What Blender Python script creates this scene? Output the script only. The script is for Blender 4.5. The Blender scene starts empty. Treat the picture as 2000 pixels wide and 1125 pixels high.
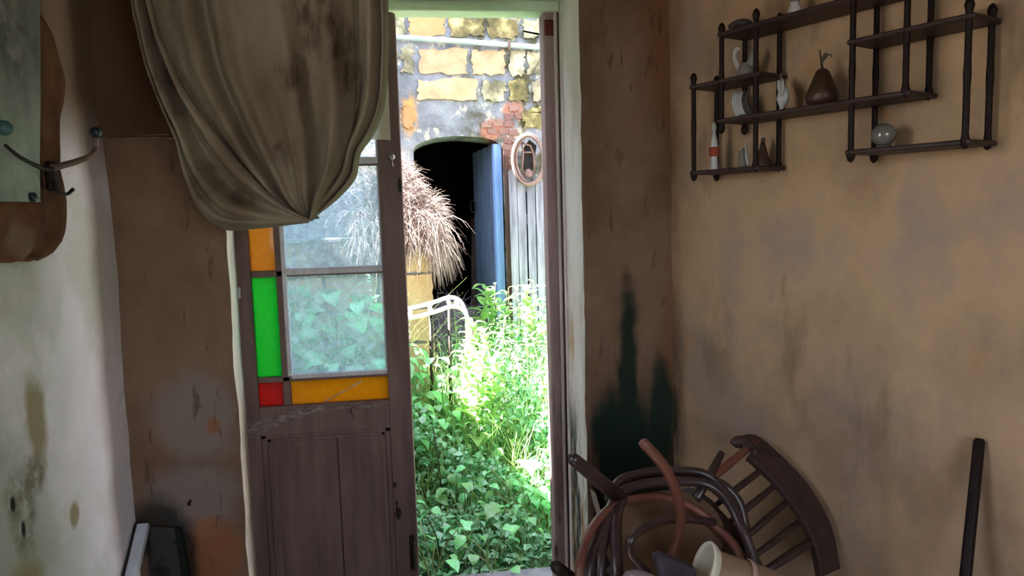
import bpy, bmesh, math, random
from mathutils import Vector, Matrix, noise as mn

random.seed(7)
SC = bpy.context.scene
COL = SC.collection
V = Vector
PI = math.pi

# ------------------------------------------------------------------ camera
def setup_camera():
    F, pitch, roll, yaw = 1444.0, math.radians(5.9), math.radians(1.64), math.radians(7.7)
    f0 = V((math.sin(yaw), math.cos(yaw), 0)); r0 = V((math.cos(yaw), -math.sin(yaw), 0)); zz = V((0, 0, 1))
    f = f0 * math.cos(pitch) - zz * math.sin(pitch)
    u0 = r0.cross(f)
    r = r0 * math.cos(roll) - u0 * math.sin(roll)
    u = u0 * math.cos(roll) + r0 * math.sin(roll)
    cd = bpy.data.cameras.new('camera'); cd.sensor_width = 36.0; cd.lens = F / 2000 * 36.0
    cd.clip_start = 0.02
    co = bpy.data.objects.new('camera', cd); COL.objects.link(co)
    m = Matrix((r, u, -f)).transposed().to_4x4(); m.translation = V((0, 0, 1.55))
    co.matrix_world = m
    SC.camera = co
setup_camera()

# ------------------------------------------------------------------ light
SC.view_settings.view_transform = 'Standard'
SC.view_settings.look = 'None'
SC.view_settings.exposure = 1.1
SC.view_settings.gamma = 1.0
SC.view_settings.use_curve_mapping = False
W = bpy.data.worlds.new('sky'); SC.world = W; W.use_nodes = True
nt = W.node_tree
sky = nt.nodes.new('ShaderNodeTexSky'); sky.sky_type = 'NISHITA'; sky.sun_disc = False
sky.sun_elevation = math.radians(56); sky.sun_rotation = math.radians(-87)
bg = nt.nodes['Background']; hz = nt.nodes.new('ShaderNodeHueSaturation'); hz.inputs['Saturation'].default_value = 0.52      # a hazy, milky sky
nt.links.new(sky.outputs[0], hz.inputs['Color']); nt.links.new(hz.outputs[0], bg.inputs[0]); bg.inputs[1].default_value = 0.76
sl = bpy.data.lights.new('sun', 'SUN'); sl.energy = 66.0; sl.angle = math.radians(0.6); sl.color = (1.0, 0.95, 0.86)
so = bpy.data.objects.new('sun', sl); COL.objects.link(so)
so.rotation_euler = (V((-1.0, 0.09, 1.5))).to_track_quat('Z', 'Y').to_euler()
def area(name, loc, target, sx, sy, power, color=(1, 1, 1)):
    l = bpy.data.lights.new(name, 'AREA'); l.shape = 'RECTANGLE'; l.size = sx; l.size_y = sy; l.energy = power; l.color = color
    o = bpy.data.objects.new(name, l); COL.objects.link(o); o.location = loc
    o.rotation_euler = (V(loc) - V(target)).to_track_quat('Z', 'Y').to_euler()
    return o
# added fill lamps in invented, unseen openings of wall_left and wall_rear
area('fill_lamp_side', (-0.90, 0.80, 1.75), (1.6, 1.3, 1.2), 0.6, 0.7, 0.4, (0.97, 0.97, 1.0))
area('fill_lamp_rear', (1.0, -1.70, 1.6), (0.0, 2.0, 1.2), 1.2, 1.2, 0.8, (0.95, 0.97, 1.0))

SUN_BLOCKER_H = 3.40

# ------------------------------------------------------------------ materials
def S(r, g, b):
    def c(x):
        x /= 255.0
        return x / 12.92 if x <= 0.04045 else ((x + 0.055) / 1.055) ** 2.4
    return (c(r), c(g), c(b), 1.0)

def N(nt, t, **kw):
    n = nt.nodes.new(t)
    for k, v in kw.items(): setattr(n, k, v)
    return n
def _coord(nt, stretch=(1, 1, 1), off=(0, 0, 0)):
    tc = N(nt, 'ShaderNodeTexCoord'); mp = N(nt, 'ShaderNodeMapping')
    mp.inputs['Scale'].default_value = stretch; mp.inputs['Location'].default_value = off
    nt.links.new(tc.outputs['Object'], mp.inputs['Vector'])
    return mp.outputs[0]
def _noise(nt, scale, stretch=(1, 1, 1), detail=6, rough=0.6, off=(0, 0, 0), dist=0.0):
    n = N(nt, 'ShaderNodeTexNoise'); n.inputs['Scale'].default_value = scale; n.inputs['Detail'].default_value = detail
    n.inputs['Roughness'].default_value = rough; n.inputs['Distortion'].default_value = dist
    nt.links.new(_coord(nt, stretch, off), n.inputs['Vector'])
    return n.outputs['Fac']
def _range(nt, s, a, b, lo=0.0, hi=1.0):
    m = N(nt, 'ShaderNodeMapRange'); m.interpolation_type = 'SMOOTHSTEP'
    for k, v in zip(('From Min', 'From Max', 'To Min', 'To Max'), (a, b, lo, hi)): m.inputs[k].default_value = v
    nt.links.new(s, m.inputs['Value']); return m.outputs[0]
def _math(nt, op, a, b):
    m = N(nt, 'ShaderNodeMath', operation=op)
    for i, x in enumerate((a, b)):
        if isinstance(x, (int, float)): m.inputs[i].default_value = x
        else: nt.links.new(x, m.inputs[i])
    return m.outputs[0]
def _mask(nt, spec):
    """spec: list of factors that are multiplied"""
    out = None
    for sp in spec:
        k = sp[0]
        if k == 'noise':          # scale, stretch, lo, hi[, offset]
            s = _range(nt, _noise(nt, sp[1], sp[2], off=sp[5] if len(sp) > 5 else (0, 0, 0)), sp[3], sp[4])
        elif k == 'axis':         # axis, from, to  (0 at from, 1 at to)
            sep = N(nt, 'ShaderNodeSeparateXYZ'); nt.links.new(_coord(nt), sep.inputs[0])
            s = _range(nt, sep.outputs[sp[1]], min(sp[2], sp[3]), max(sp[2], sp[3]), *((0, 1) if sp[3] > sp[2] else (1, 0)))
        elif k == 'blob':         # list of (centre, size), wobble
            s = None
            wob = _noise(nt, 9, (1, 1, 1), 5)
            for c, sz in sp[1]:
                st = tuple(1.0 / q for q in sz)
                v = _coord(nt, st, tuple(-a * b for a, b in zip(c, st)))
                ln = N(nt, 'ShaderNodeVectorMath', operation='LENGTH'); nt.links.new(v, ln.inputs[0])
                d = _math(nt, 'ADD', ln.outputs['Value'], _math(nt, 'MULTIPLY', _math(nt, 'SUBTRACT', wob, 0.5), sp[2]))
                r = _range(nt, d, 1.15, 0.55) if False else _math(nt, 'SUBTRACT', 1.0, _range(nt, d, 0.55, 1.15))
                s = r if s is None else _math(nt, 'MAXIMUM', s, r)
        elif k == 'const':
            m = N(nt, 'ShaderNodeValue'); m.outputs[0].default_value = sp[1]; s = m.outputs[0]
        out = s if out is None else _math(nt, 'MULTIPLY', out, s)
    return out
def mat(name, cols, scale=6, stretch=(1, 1, 1), rough=0.85, bump=0.3, bscale=60, bstretch=(1, 1, 1), trans=0.0, metal=0.0,
        spec=0.3, masks=(), rnd=0.0, lo=0.35, hi=0.65, bdist=0.01):
    m = bpy.data.materials.new(name); m.use_nodes = True; nt = m.node_tree
    b = nt.nodes['Principled BSDF']; out = nt.nodes['Material Output']
    b.inputs['Roughness'].default_value = rough; b.inputs['Metallic'].default_value = metal
    b.inputs['Specular IOR Level'].default_value = spec
    if len(cols) == 1:
        rg = N(nt, 'ShaderNodeRGB'); rg.outputs[0].default_value = cols[0]; cs = rg.outputs[0]
    else:
        rp = N(nt, 'ShaderNodeValToRGB'); e = rp.color_ramp.elements
        while len(e) < len(cols): e.new(0.5)
        for i, c in enumerate(cols):
            e[i].position = lo + (hi - lo) * i / (len(cols) - 1); e[i].color = c
        nt.links.new(_noise(nt, scale, stretch, 8), rp.inputs[0]); cs = rp.outputs[0]
    for col, spc in masks:
        mx = N(nt, 'ShaderNodeMix', data_type='RGBA'); nt.links.new(_mask(nt, spc), mx.inputs[0])
        nt.links.new(cs, mx.inputs[6]); mx.inputs[7].default_value = col; cs = mx.outputs[2]
    if rnd:
        oi = N(nt, 'ShaderNodeObjectInfo'); hs = N(nt, 'ShaderNodeHueSaturation')
        nt.links.new(_range(nt, oi.outputs['Random'], 0, 1, 1 - rnd, 1 + rnd), hs.inputs['Value'])
        nt.links.new(_range(nt, oi.outputs['Random'], 0, 1, 0.5 - rnd * 0.08, 0.5 + rnd * 0.08), hs.inputs['Hue'])
        nt.links.new(cs, hs.inputs['Color']); cs = hs.outputs[0]
    nt.links.new(cs, b.inputs['Base Color'])
    if bump:
        bp = N(nt, 'ShaderNodeBump'); bp.inputs['Strength'].default_value = bump; bp.inputs['Distance'].default_value = bdist
        nt.links.new(_noise(nt, bscale, bstretch, 6), bp.inputs['Height']); nt.links.new(bp.outputs[0], b.inputs['Normal'])
    if trans:
        tr = N(nt, 'ShaderNodeBsdfTranslucent'); nt.links.new(cs, tr.inputs[0])
        mx = N(nt, 'ShaderNodeMixShader'); mx.inputs[0].default_value = trans
        nt.links.new(b.outputs[0], mx.inputs[1]); nt.links.new(tr.outputs[0], mx.inputs[2]); nt.links.new(mx.outputs[0], out.inputs[0])
    return m
def glassy(name, tint, haze_col, haze, scale=14, vary=0.25, stretch=(1, 1, 1)):
    """old window glass: partly clear, partly a film of dirt that scatters the daylight behind it"""
    m = bpy.data.materials.new(name); m.use_nodes = True; nt = m.node_tree
    nt.nodes.remove(nt.nodes['Principled BSDF']); out = nt.nodes['Material Output']
    tp = N(nt, 'ShaderNodeBsdfTransparent'); tp.inputs[0].default_value = tint
    tl = N(nt, 'ShaderNodeBsdfTranslucent'); tl.inputs[0].default_value = haze_col
    df = N(nt, 'ShaderNodeBsdfDiffuse'); df.inputs[0].default_value = haze_col
    ms = N(nt, 'ShaderNodeMixShader'); ms.inputs[0].default_value = 0.25
    nt.links.new(tl.outputs[0], ms.inputs[1]); nt.links.new(df.outputs[0], ms.inputs[2])
    mx = N(nt, 'ShaderNodeMixShader')
    nt.links.new(_range(nt, _noise(nt, scale, stretch), 0.3, 0.7, haze - vary, haze + vary), mx.inputs[0])
    nt.links.new(tp.outputs[0], mx.inputs[1]); nt.links.new(ms.outputs[0], mx.inputs[2])
    gl = N(nt, 'ShaderNodeBsdfGlossy'); gl.inputs['Roughness'].default_value = 0.1
    m2 = N(nt, 'ShaderNodeMixShader'); m2.inputs[0].default_value = 0.04
    nt.links.new(mx.outputs[0], m2.inputs[1]); nt.links.new(gl.outputs[0], m2.inputs[2])
    nt.links.new(m2.outputs[0], out.inputs[0])
    return m

# ------------------------------------------------------------------ mesh helpers
class MB:
    def __init__(s): s.v = []; s.f = []; s.sm = []
    def add(s, vs, fs, smooth=False, M=None):
        b = len(s.v)
        s.v += [tuple((M @ V(p)) if M is not None else p) for p in vs]
        s.f += [tuple(b + i for i in f) for f in fs]; s.sm += [smooth] * len(fs)
        return s
    def box(s, lo, hi, bev=0.0, M=None):
        bm = bmesh.new(); bmesh.ops.create_cube(bm, size=1)
        c = [(a + b) / 2 for a, b in zip(lo, hi)]; d = [abs(b - a) for a, b in zip(lo, hi)]
        for v in bm.verts: v.co = V((c[0] + v.co.x * d[0], c[1] + v.co.y * d[1], c[2] + v.co.z * d[2]))
        if bev: bmesh.ops.bevel(bm, geom=bm.edges[:], offset=min(bev, min(d) * 0.45), segments=1, affect='EDGES', profile=0.5)
        bm.verts.index_update()
        s.add([v.co[:] for v in bm.verts], [[v.index for v in f.verts] for f in bm.faces], False, M); bm.free(); return s
    def tube(s, pts, r, seg=10, cap=True, M=None, n=0, flat=1.0):
        pts = [V(p) for p in pts]
        rs = list(r) if isinstance(r, (list, tuple)) else [r] * len(pts)
        if n:                                  # Catmull-Rom resample
            P = [2 * pts[0] - pts[1]] + pts + [2 * pts[-1] - pts[-2]]; o = []; q = []
            for i in range(1, len(P) - 2):
                for k in range(n):
                    t = k / n; a, b, c, d = P[i - 1:i + 3]
                    o.append(0.5 * ((2 * b) + (c - a) * t + (2 * a - 5 * b + 4 * c - d) * t * t + (3 * b - a - 3 * c + d) * t ** 3))
                    q.append(rs[i - 1] * (1 - t) + rs[i] * t)
            o.append(pts[-1]); q.append(rs[-1]); pts, rs = o, q
        T = []
        for i in range(len(pts)):
            t = pts[min(i + 1, len(pts) - 1)] - pts[max(i - 1, 0)]
            T.append(t.normalized() if t.length > 1e-9 else V((0, 0, 1)))
        up = V((0, 0, 1)) if abs(T[0].z) < 0.9 else V((0, 1, 0))
        nrm = (up - T[0] * up.dot(T[0])).normalized(); vs = []; fs = []
        for i, p in enumerate(pts):
            nrm = (nrm - T[i] * nrm.dot(T[i])).normalized(); bi = T[i].cross(nrm)
            for k in range(seg):
                a = 2 * PI * k / seg
                vs.append(tuple(p + nrm * (math.cos(a) * rs[i]) + bi * (math.sin(a) * rs[i] * flat)))
        for i in range(len(pts) - 1):
            for k in range(seg):
                a = i * seg + k; b = i * seg + (k + 1) % seg
                fs.append((a, b, b + seg, a + seg))
        if cap:
            fs.append(tuple(range(seg))[::-1]); fs.append(tuple((len(pts) - 1) * seg + k for k in range(seg)))
        return s.add(vs, fs, True, M)
    def lathe(s, prof, seg=20, M=None, close=True):
        vs = []; fs = []
        for r, z in prof:
            for k in range(seg):
                a = 2 * PI * k / seg; vs.append((r * math.cos(a), r * math.sin(a), z))
        for i in range(len(prof) - 1):
            for k in range(seg):
                a = i * seg + k; b = i * seg + (k + 1) % seg
                fs.append((a, b, b + seg, a + seg))
        if close:
            fs.append(tuple(range(seg))[::-1]); fs.append(tuple((len(prof) - 1) * seg + k for k in range(seg)))
        return s.add(vs, fs, True, M)
    def grid(s, nu, nv, fn, smooth=True, M=None):
        vs = [tuple(fn(i / nu, j / nv)) for j in range(nv + 1) for i in range(nu + 1)]
        fs = [(j * (nu + 1) + i, j * (nu + 1) + i + 1, (j + 1) * (nu + 1) + i + 1, (j + 1) * (nu + 1) + i) for j in range(nv) for i in range(nu)]
        return s.add(vs, fs, smooth, M)
    def prism(s, poly, n, depth, M=None):
        """poly: planar outline; extruded by depth along n"""
        n = V(n); k = len(poly); vs = [V(p) for p in poly] + [V(p) + n * depth for p in poly]
        fs = [tuple(range(k)), tuple(range(2 * k - 1, k - 1, -1))] + [(i, i + k, (i + 1) % k + k, (i + 1) % k) for i in range(k)]
        return s.add([tuple(v) for v in vs], fs, False, M)
    def ball(s, c, r, seg=14, rings=9, M=None, sc=(1, 1, 1)):
        prof = [(max(1e-4, r * math.sin(PI * i / rings)), -r * math.cos(PI * i / rings)) for i in range(rings + 1)]
        m = Matrix.Translation(V(c)) @ Matrix.Diagonal((*sc, 1))
        return s.lathe(prof, seg, (M @ m) if M is not None else m)

def mesh_of(name, mb, m, X=None):
    me = bpy.data.meshes.new(name)
    vs = [tuple(X @ V(v)) for v in mb.v] if X is not None else mb.v
    me.from_pydata(vs, [], mb.f); me.polygons.foreach_set('use_smooth', mb.sm)
    bm = bmesh.new(); bm.from_mesh(me); bmesh.ops.recalc_face_normals(bm, faces=bm.faces[:]); bm.to_mesh(me); bm.free()
    me.materials.append(m); me.update(); return me
def props(o, label=None, cat=None, group=None, kind=None):
    for k, v in (('label', label), ('category', cat), ('group', group), ('kind', kind)):
        if v: o[k] = v
    return o
ROOTM = {}
def root(name, label, cat, loc=(0, 0, 0), M=None, group=None, kind=None):
    o = bpy.data.objects.new(name, None); o.empty_display_size = 0.05; COL.objects.link(o)
    mw = (M @ Matrix.Translation(V(loc))) if M is not None else Matrix.Translation(V(loc))
    o.matrix_world = mw; ROOTM[o.name] = (mw.inverted() @ M) if M is not None else mw.inverted()
    o['_x'] = 1; del o['_x']
    return props(o, label, cat, group, kind)
def part(r, name, mb, m, label=None, kind=None):
    """a part of thing r; mb is given in r's building frame"""
    top = r
    while top.parent is not None: top = top.parent
    X = ROOTM.get(top.name)
    o = bpy.data.objects.new(name, mesh_of(name, mb, m, X)); COL.objects.link(o); o.parent = r
    return props(o, label, None, None, kind)
def single(name, mb, m, label, cat, group=None, M=None, kind=None, loc=None):
    """a thing that is one mesh, its origin at its base"""
    vs = mb.v
    if loc is None:
        xs = [v[0] for v in vs]; ys = [v[1] for v in vs]; zs = [v[2] for v in vs]
        loc = ((min(xs) + max(xs)) / 2, (min(ys) + max(ys)) / 2, min(zs))
    o = bpy.data.objects.new(name, mesh_of(name, mb, m, Matrix.Translation(-V(loc)))); COL.objects.link(o)
    o.matrix_world = (M @ Matrix.Translation(V(loc))) if M is not None else Matrix.Translation(V(loc))
    ROOTM[o.name] = Matrix.Translation(-V(loc))
    return props(o, label, cat, group, kind)
def struct(name, mb, m, M=None):
    o = bpy.data.objects.new(name, mesh_of(name, mb, m)); COL.objects.link(o)
    if M is not None: o.matrix_world = M
    ROOTM[o.name] = Matrix.Identity(4)
    o['kind'] = 'structure'; return o
def fbm(x, y, z=0.0, o=4):
    return mn.fractal(V((x, y, z)), 1.0, 2.0, o)

# frame of the shelf wall: x runs along the wall from the corner, y goes into the wall, z up
TH = math.radians(25.6)
CORNER = V((0.873, 2.40, 0))
WD = V((math.sin(TH), -math.cos(TH), 0)); WIN = V((math.cos(TH), math.sin(TH), 0))
RW = Matrix(((WD.x, WIN.x, 0, CORNER.x), (WD.y, WIN.y, 0, CORNER.y), (0, 0, 1, 0), (0, 0, 0, 1)))
def rw(s, off, z): return RW @ V((s, -off, z))

# ------------------------------------------------------------------ palette
M_right = mat('ochre_plaster', [S(150, 122, 100), S(172, 142, 114), S(186, 154, 122), S(168, 142, 128)], 2.6, (1, 1, 0.7), bump=0.35, bscale=26, masks=[
    (S(150, 130, 120), [('noise', 1.8, (1, 1, 1), 0.52, 0.68, (3, 0, 1)), ('const', 0.75)]),
    (S(176, 120, 66), [('noise', 5, (1, 1, 0.6), 0.60, 0.72, (7, 2, 0)), ('const', 0.6)]),
    (S(120, 96, 72), [('noise', 3.5, (1.4, 1, 0.5), 0.55, 0.7, (1, 5, 2)), ('const', 0.65)]),
    (S(70, 52, 40), [('noise', 26, (2.6, 1, 0.4), 0.70, 0.76, (2, 2, 9)), ('const', 0.8)]),
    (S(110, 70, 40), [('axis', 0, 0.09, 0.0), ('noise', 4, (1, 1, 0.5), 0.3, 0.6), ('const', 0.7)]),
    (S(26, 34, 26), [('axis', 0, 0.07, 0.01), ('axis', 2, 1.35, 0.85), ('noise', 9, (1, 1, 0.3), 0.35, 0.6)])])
M_back = mat('brown_plaster', [S(108, 84, 66), S(124, 98, 80), S(136, 110, 92)], 3, (1, 1, 0.7), bump=0.4, bscale=28, masks=[
    (S(138, 128, 124), [('blob', [((-0.70, 2.4, 0.93), (0.14, 0.5, 0.16)), ((-0.72, 2.4, 0.66), (0.16, 0.5, 0.13))], 0.9), ('const', 0.7)]),
    (S(150, 96, 62), [('blob', [((-0.67, 2.4, 0.48), (0.10, 0.5, 0.14)), ((-0.645, 2.4, 0.90), (0.025, 0.5, 0.035))], 0.9), ('const', 0.8)]),
    (S(24, 28, 22), [('blob', [((-0.83, 2.4, 0.57), (0.10, 0.5, 0.12)), ((-0.765, 2.4, 0.47), (0.05, 0.5, 0.14))], 0.9), ('const', 0.85)]),
    (S(80, 60, 44), [('axis', 0, 0.52, 0.60), ('noise', 2.2, (1, 1, 0.6), 0.30, 0.62, (3, 0, 2)), ('const', 0.8)]),
    (S(116, 74, 42), [('axis', 0, 0.68, 0.86), ('noise', 3.5, (2, 1, 0.4), 0.42, 0.62, (0, 0, 4)), ('const', 0.75)]),
    (S(66, 48, 36), [('noise', 14, (2.2, 1, 0.45), 0.60, 0.70, (5, 0, 1)), ('const', 0.6)]),
    (S(16, 22, 16), [('axis', 0, 0.575, 0.60), ('axis', 2, 1.05, 0.70), ('noise', 6, (1.6, 1, 0.5), 0.30, 0.52, (1, 0, 3)), ('const', 0.96)]),
    (S(14, 34, 24), [('blob', [((0.718, 2.4, 1.00), (0.042, 0.5, 0.34)), ((0.715, 2.4, 0.76), (0.10, 0.5, 0.22)), ((0.83, 2.4, 0.84), (0.05, 0.5, 0.24)), ((0.66, 2.4, 0.78), (0.08, 0.5, 0.18))], 1.1), ('const', 0.95)])])
M_backu = mat('dark_brown_upper_plaster', [S(84, 60, 44), S(98, 72, 54), S(108, 82, 62)], 3, (1.6, 1, 0.35), bump=0.4, bscale=28)
M_rev = mat('limewashed_reveal', [S(190, 180, 165), S(214, 206, 196), S(226, 220, 212)], 5, (1, 1, 0.4), bump=0.5, bscale=30, masks=[
    (S(170, 140, 96), [('noise', 6, (1, 1, 0.3), 0.52, 0.66, (2, 0, 0)), ('axis', 2, 1.5, 0.9)]),
    (S(40, 46, 34), [('noise', 8, (1, 1, 0.4), 0.42, 0.6, (4, 0, 0)), ('axis', 2, 1.0, 0.65), ('axis', 0, 0.0, 0.4)])])
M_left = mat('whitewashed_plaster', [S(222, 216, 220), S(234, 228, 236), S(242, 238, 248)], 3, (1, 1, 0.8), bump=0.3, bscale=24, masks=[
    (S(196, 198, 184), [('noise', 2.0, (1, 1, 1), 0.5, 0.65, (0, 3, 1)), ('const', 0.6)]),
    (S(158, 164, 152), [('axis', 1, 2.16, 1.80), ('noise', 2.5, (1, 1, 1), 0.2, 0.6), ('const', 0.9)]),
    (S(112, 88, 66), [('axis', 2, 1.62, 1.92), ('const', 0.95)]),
    (S(142, 128, 84), [('blob', [((-0.897, 1.85, 1.09), (0.5, 0.055, 0.12)), ((-0.897, 1.99, 0.80), (0.5, 0.03, 0.04)), ((-0.897, 1.72, 0.72), (0.5, 0.10, 0.10))], 1.0), ('const', 0.85)]),
    (S(120, 116, 96), [('blob', [((-0.897, 1.82, 0.98), (0.5, 0.06, 0.07)), ((-0.897, 1.75, 0.9), (0.5, 0.07, 0.12))], 1.0), ('noise', 10, (1, 1, 1), 0.35, 0.6)]),
    (S(26, 24, 22), [('blob', [((-0.897, 1.72, 0.935), (0.5, 0.012, 0.022)), ((-0.897, 1.752, 0.865), (0.5, 0.012, 0.026))], 1.2)]),
    (S(90, 84, 70), [('noise', 30, (1, 1.6, 0.4), 0.70, 0.76, (2, 2, 0)), ('const', 0.7)])])
M_floor = mat('dirty_concrete', [S(96, 86, 76), S(120, 108, 96)], 4)
M_ceil = mat('grey_plaster_ceiling', [S(120, 104, 88), S(138, 122, 104)], 3)
M_door = mat('worn_brown_paint', [S(100, 80, 78), S(116, 94, 90), S(126, 104, 100)], 6, (3, 3, 0.4), rough=0.6, bump=0.25, bscale=18, bstretch=(6, 6, 0.5), masks=[
    (S(34, 28, 26), [('noise', 11, (1.5, 1, 0.6), 0.66, 0.74, (3, 1, 0)), ('const', 0.85)])])
M_frame = mat('mauve_frame_paint', [S(128, 104, 106), S(150, 126, 128), S(162, 140, 140)], 8, (3, 3, 0.3), rough=0.65, bump=0.3, bscale=20, bstretch=(5, 5, 0.5), masks=[
    (S(60, 50, 46), [('noise', 9, (2, 1, 0.4), 0.58, 0.7, (1, 1, 1)), ('axis', 2, 1.1, 0.5)])])
M_putty = mat('white_glazing_putty', [S(190, 188, 196), S(216, 214, 222)], 20, bump=0.3)
M_pale = mat('pale_flaking_paint', [S(190, 178, 178), S(216, 206, 206)], 9, (2, 2, 0.3), bump=0.3)
M_glass = glassy('dusty_clear_glass', (0.80, 0.92, 1.0, 1), (0.70, 0.82, 0.94, 1), 0.27, 34, 0.09)
M_orange = glassy('orange_glass', (0.70, 0.37, 0.03, 1), (0.72, 0.39, 0.03, 1), 0.80, 40, 0.06)
M_green = glassy('green_glass', (0.0, 0.62, 0.09, 1), (0.0, 0.70, 0.11, 1), 0.80, 40, 0.06)
M_red = glassy('red_glass', (0.6, 0.01, 0.01, 1), (0.62, 0.012, 0.01, 1), 0.80, 40, 0.06)
M_iron = mat('dark_iron', [S(40, 36, 34), S(58, 50, 46)], 30, rough=0.5, metal=0.6)
M_web = glassy('cobweb_film', (1, 1, 1, 1), (0.75, 0.72, 0.74, 1), 0.42, 30, 0.30, (1, 1, 3))
M_paper = mat('yellowed_paper', [S(226, 222, 200), S(236, 234, 218)], 6, bump=0.1, trans=0.35)
M_cloth = mat('stained_linen', [S(144, 130, 112), S(162, 150, 132), S(176, 166, 148)], 3, (1, 1, 0.6), rough=0.95, bump=0.25, bscale=220, trans=0.36, masks=[
    (S(104, 82, 60), [('noise', 2.4, (1.5, 1, 0.5), 0.48, 0.66, (2, 0, 1)), ('const', 0.6)]),
    (S(66, 40, 30), [('blob', [((-0.187, 2.05, 2.02), (0.075, 0.5, 0.075)), ((-0.285, 2.05, 1.93), (0.045, 0.5, 0.06)), ((-0.14, 2.05, 1.93), (0.05, 0.5, 0.07)), ((-0.24, 2.05, 2.10), (0.06, 0.5, 0.05))], 1.6), ('noise', 18, (2, 1, 0.6), 0.30, 0.7), ('const', 0.85)]),
    (S(84, 64, 48), [('blob', [((-0.53, 2.05, 1.65), (0.05, 0.5, 0.07)), ((-0.44, 2.05, 1.60), (0.05, 0.5, 0.035)), ((-0.61, 2.05, 1.87), (0.04, 0.5, 0.09)), ((-0.33, 2.05, 1.72), (0.04, 0.5, 0.05))], 1.5), ('noise', 14, (1, 1, 1), 0.30, 0.7, (1, 1, 1)), ('const', 0.7)])])

# ------------------------------------------------------------------ the room
def rough_sheet(nu, nv, p00, du, dv, n, amp, sc, hole=None):
    """an uneven plaster face: grid from p00 along du and dv, pushed along n by noise"""
    p00, du, dv, n = V(p00), V(du), V(dv), V(n)
    def fn(a, b):
        p = p00 + du * a + dv * b
        return p + n * (amp * fbm(p.x * sc, p.y * sc, p.z * sc))
    return MB().grid(nu, nv, fn)

OPL, OPR, OPT = -0.567, 0.567, 2.30           # door opening: inner edges and soffit
YI, YO = 2.40, 2.86                           # inner and outer face of the door wall
def wob(z, k): return 0.0045 * fbm(k * 3.1, z * 5.0, k) + 0.003 * fbm(k, z * 17.0, 2 * k)
# wall_back: left pier, right pier and the lintel above the opening
mb = MB()
zs = [i * 0.05 for i in range(57)]
def pier(mb, xa, xb, edge):                    # strip of wall whose edge at the opening is worn
    nu = 16
    def fn(a, b):
        z = 2.8 * b
        x0, x1 = xa, xb
        if edge == 'r': x1 += wob(z, 1.0)
        if edge == 'l': x0 += wob(z, 2.0)
        x = x0 + (x1 - x0) * a
        return (x, YI + 0.006 * fbm(x * 3, 0, z * 3), z)
    mb.grid(nu, 56, fn)
pier(mb, -0.92, OPL, 'r'); pier(mb, OPR, 0.874, 'l')
mb.box((-0.92, YI + 0.03, 0), (OPL - 0.09, YO, 2.8)); mb.box((OPR + 0.012, YI + 0.03, 0), (1.6, YO, 3.0))
mb.box((OPL - 0.1, YI, OPT), (OPR + 0.02, YO, 3.0))
mb.box((-1.9, YI + 0.06, 0), (-0.90, YO, 3.0))
wall_back = struct('wall_back', mb, M_back)
# the plaster coat of the upper wall is a little proud and ends in a pale broken edge
mb = MB().grid(14, 20, lambda a, b: (-0.915 + 0.35 * a, YI - 0.028 - 0.004 * fbm(a * 3, b * 6), 1.80 + 0.006 * fbm(a * 9, 3) + b * 1.0))
o = part(wall_back, 'plaster_coat', mb, M_backu)
M_edge = mat('broken_lime_edge', [S(168, 150, 122), S(200, 190, 164)], 24, bump=0.5)
mb = MB().grid(20, 3, lambda a, b: (-0.915 + 0.35 * a, YI - 0.030 + 0.034 * b + 0.002 * fbm(a * 12, b * 3), 1.80 + 0.006 * fbm(a * 9, 3) + 0.012 * (1 - b) * (0.6 + fbm(a * 14, 8))))
part(wall_back, 'plaster_edge', mb, M_edge, 'pale broken edge of the upper plaster coat')
# reveals of the door opening (limewashed), the soffit
mb = MB()
mb.grid(8, 56, lambda a, b: (OPR + wob(2.34 * b, 2.0) * (1 - a) + 0.002 * fbm(a * 4, b * 30), YI + 0.0 + (YO - YI) * a, 2.34 * b))
part(wall_back, 'reveal', mb, M_rev, 'limewashed reveal of the door opening on the pillar side')
mb = MB()
mb.grid(8, 56, lambda a, b: (OPL - 0.07 * a + wob(2.34 * b, 1.0) * (1 - a), YI + (YO - YI) * a, 2.34 * b))
part(wall_back, 'reveal', mb, M_rev, 'limewashed reveal of the door opening on the hinge side')
M_soff = mat('pale_green_limewash', [S(196, 214, 190), S(214, 228, 208)], 6, bump=0.3)
part(wall_back, 'soffit', MB().box((OPL - 0.08, YI - 0.002, OPT - 0.004), (OPR + 0.01, YO, OPT + 0.03)), M_soff)

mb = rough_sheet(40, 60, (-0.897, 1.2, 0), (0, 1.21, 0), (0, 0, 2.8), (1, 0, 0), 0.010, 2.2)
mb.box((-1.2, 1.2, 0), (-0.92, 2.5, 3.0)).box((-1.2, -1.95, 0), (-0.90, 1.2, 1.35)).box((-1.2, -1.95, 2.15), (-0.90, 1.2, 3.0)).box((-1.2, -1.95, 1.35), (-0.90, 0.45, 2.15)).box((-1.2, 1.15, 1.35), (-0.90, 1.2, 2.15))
part(wall_back, 'threshold', MB().box((-0.63, 2.86, -0.10), (0.563, 3.02, 0.02), 0.012), mat('grey_threshold_stone', [S(104, 102, 108), S(132, 130, 136)], 9, bump=0.5))
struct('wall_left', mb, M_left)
mb = MB().grid(70, 50, lambda a, b: (-0.02 + 4.62 * a, 0.005 * fbm(a * 11, b * 7, 1.0), 2.8 * b))
mb.box((-0.02, 0.02, 0), (4.6, 0.3, 3.0))
struct('wall_right', mb, M_right, RW)
mb = MB().box((-1.2, -1.95, 0), (3.2, -1.75, 0.9)).box((-1.2, -1.95, 2.3), (3.2, -1.75, 2.8)).box((-1.2, -1.95, 0.9), (0.3, -1.75, 2.3)).box((1.7, -1.95, 0.9), (3.2, -1.75, 2.3))
struct('wall_rear', mb, M_back)
struct('floor', MB().box((-1.3, -1.95, -0.1), (3.2, 2.86, 0.0)), M_floor)
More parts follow.
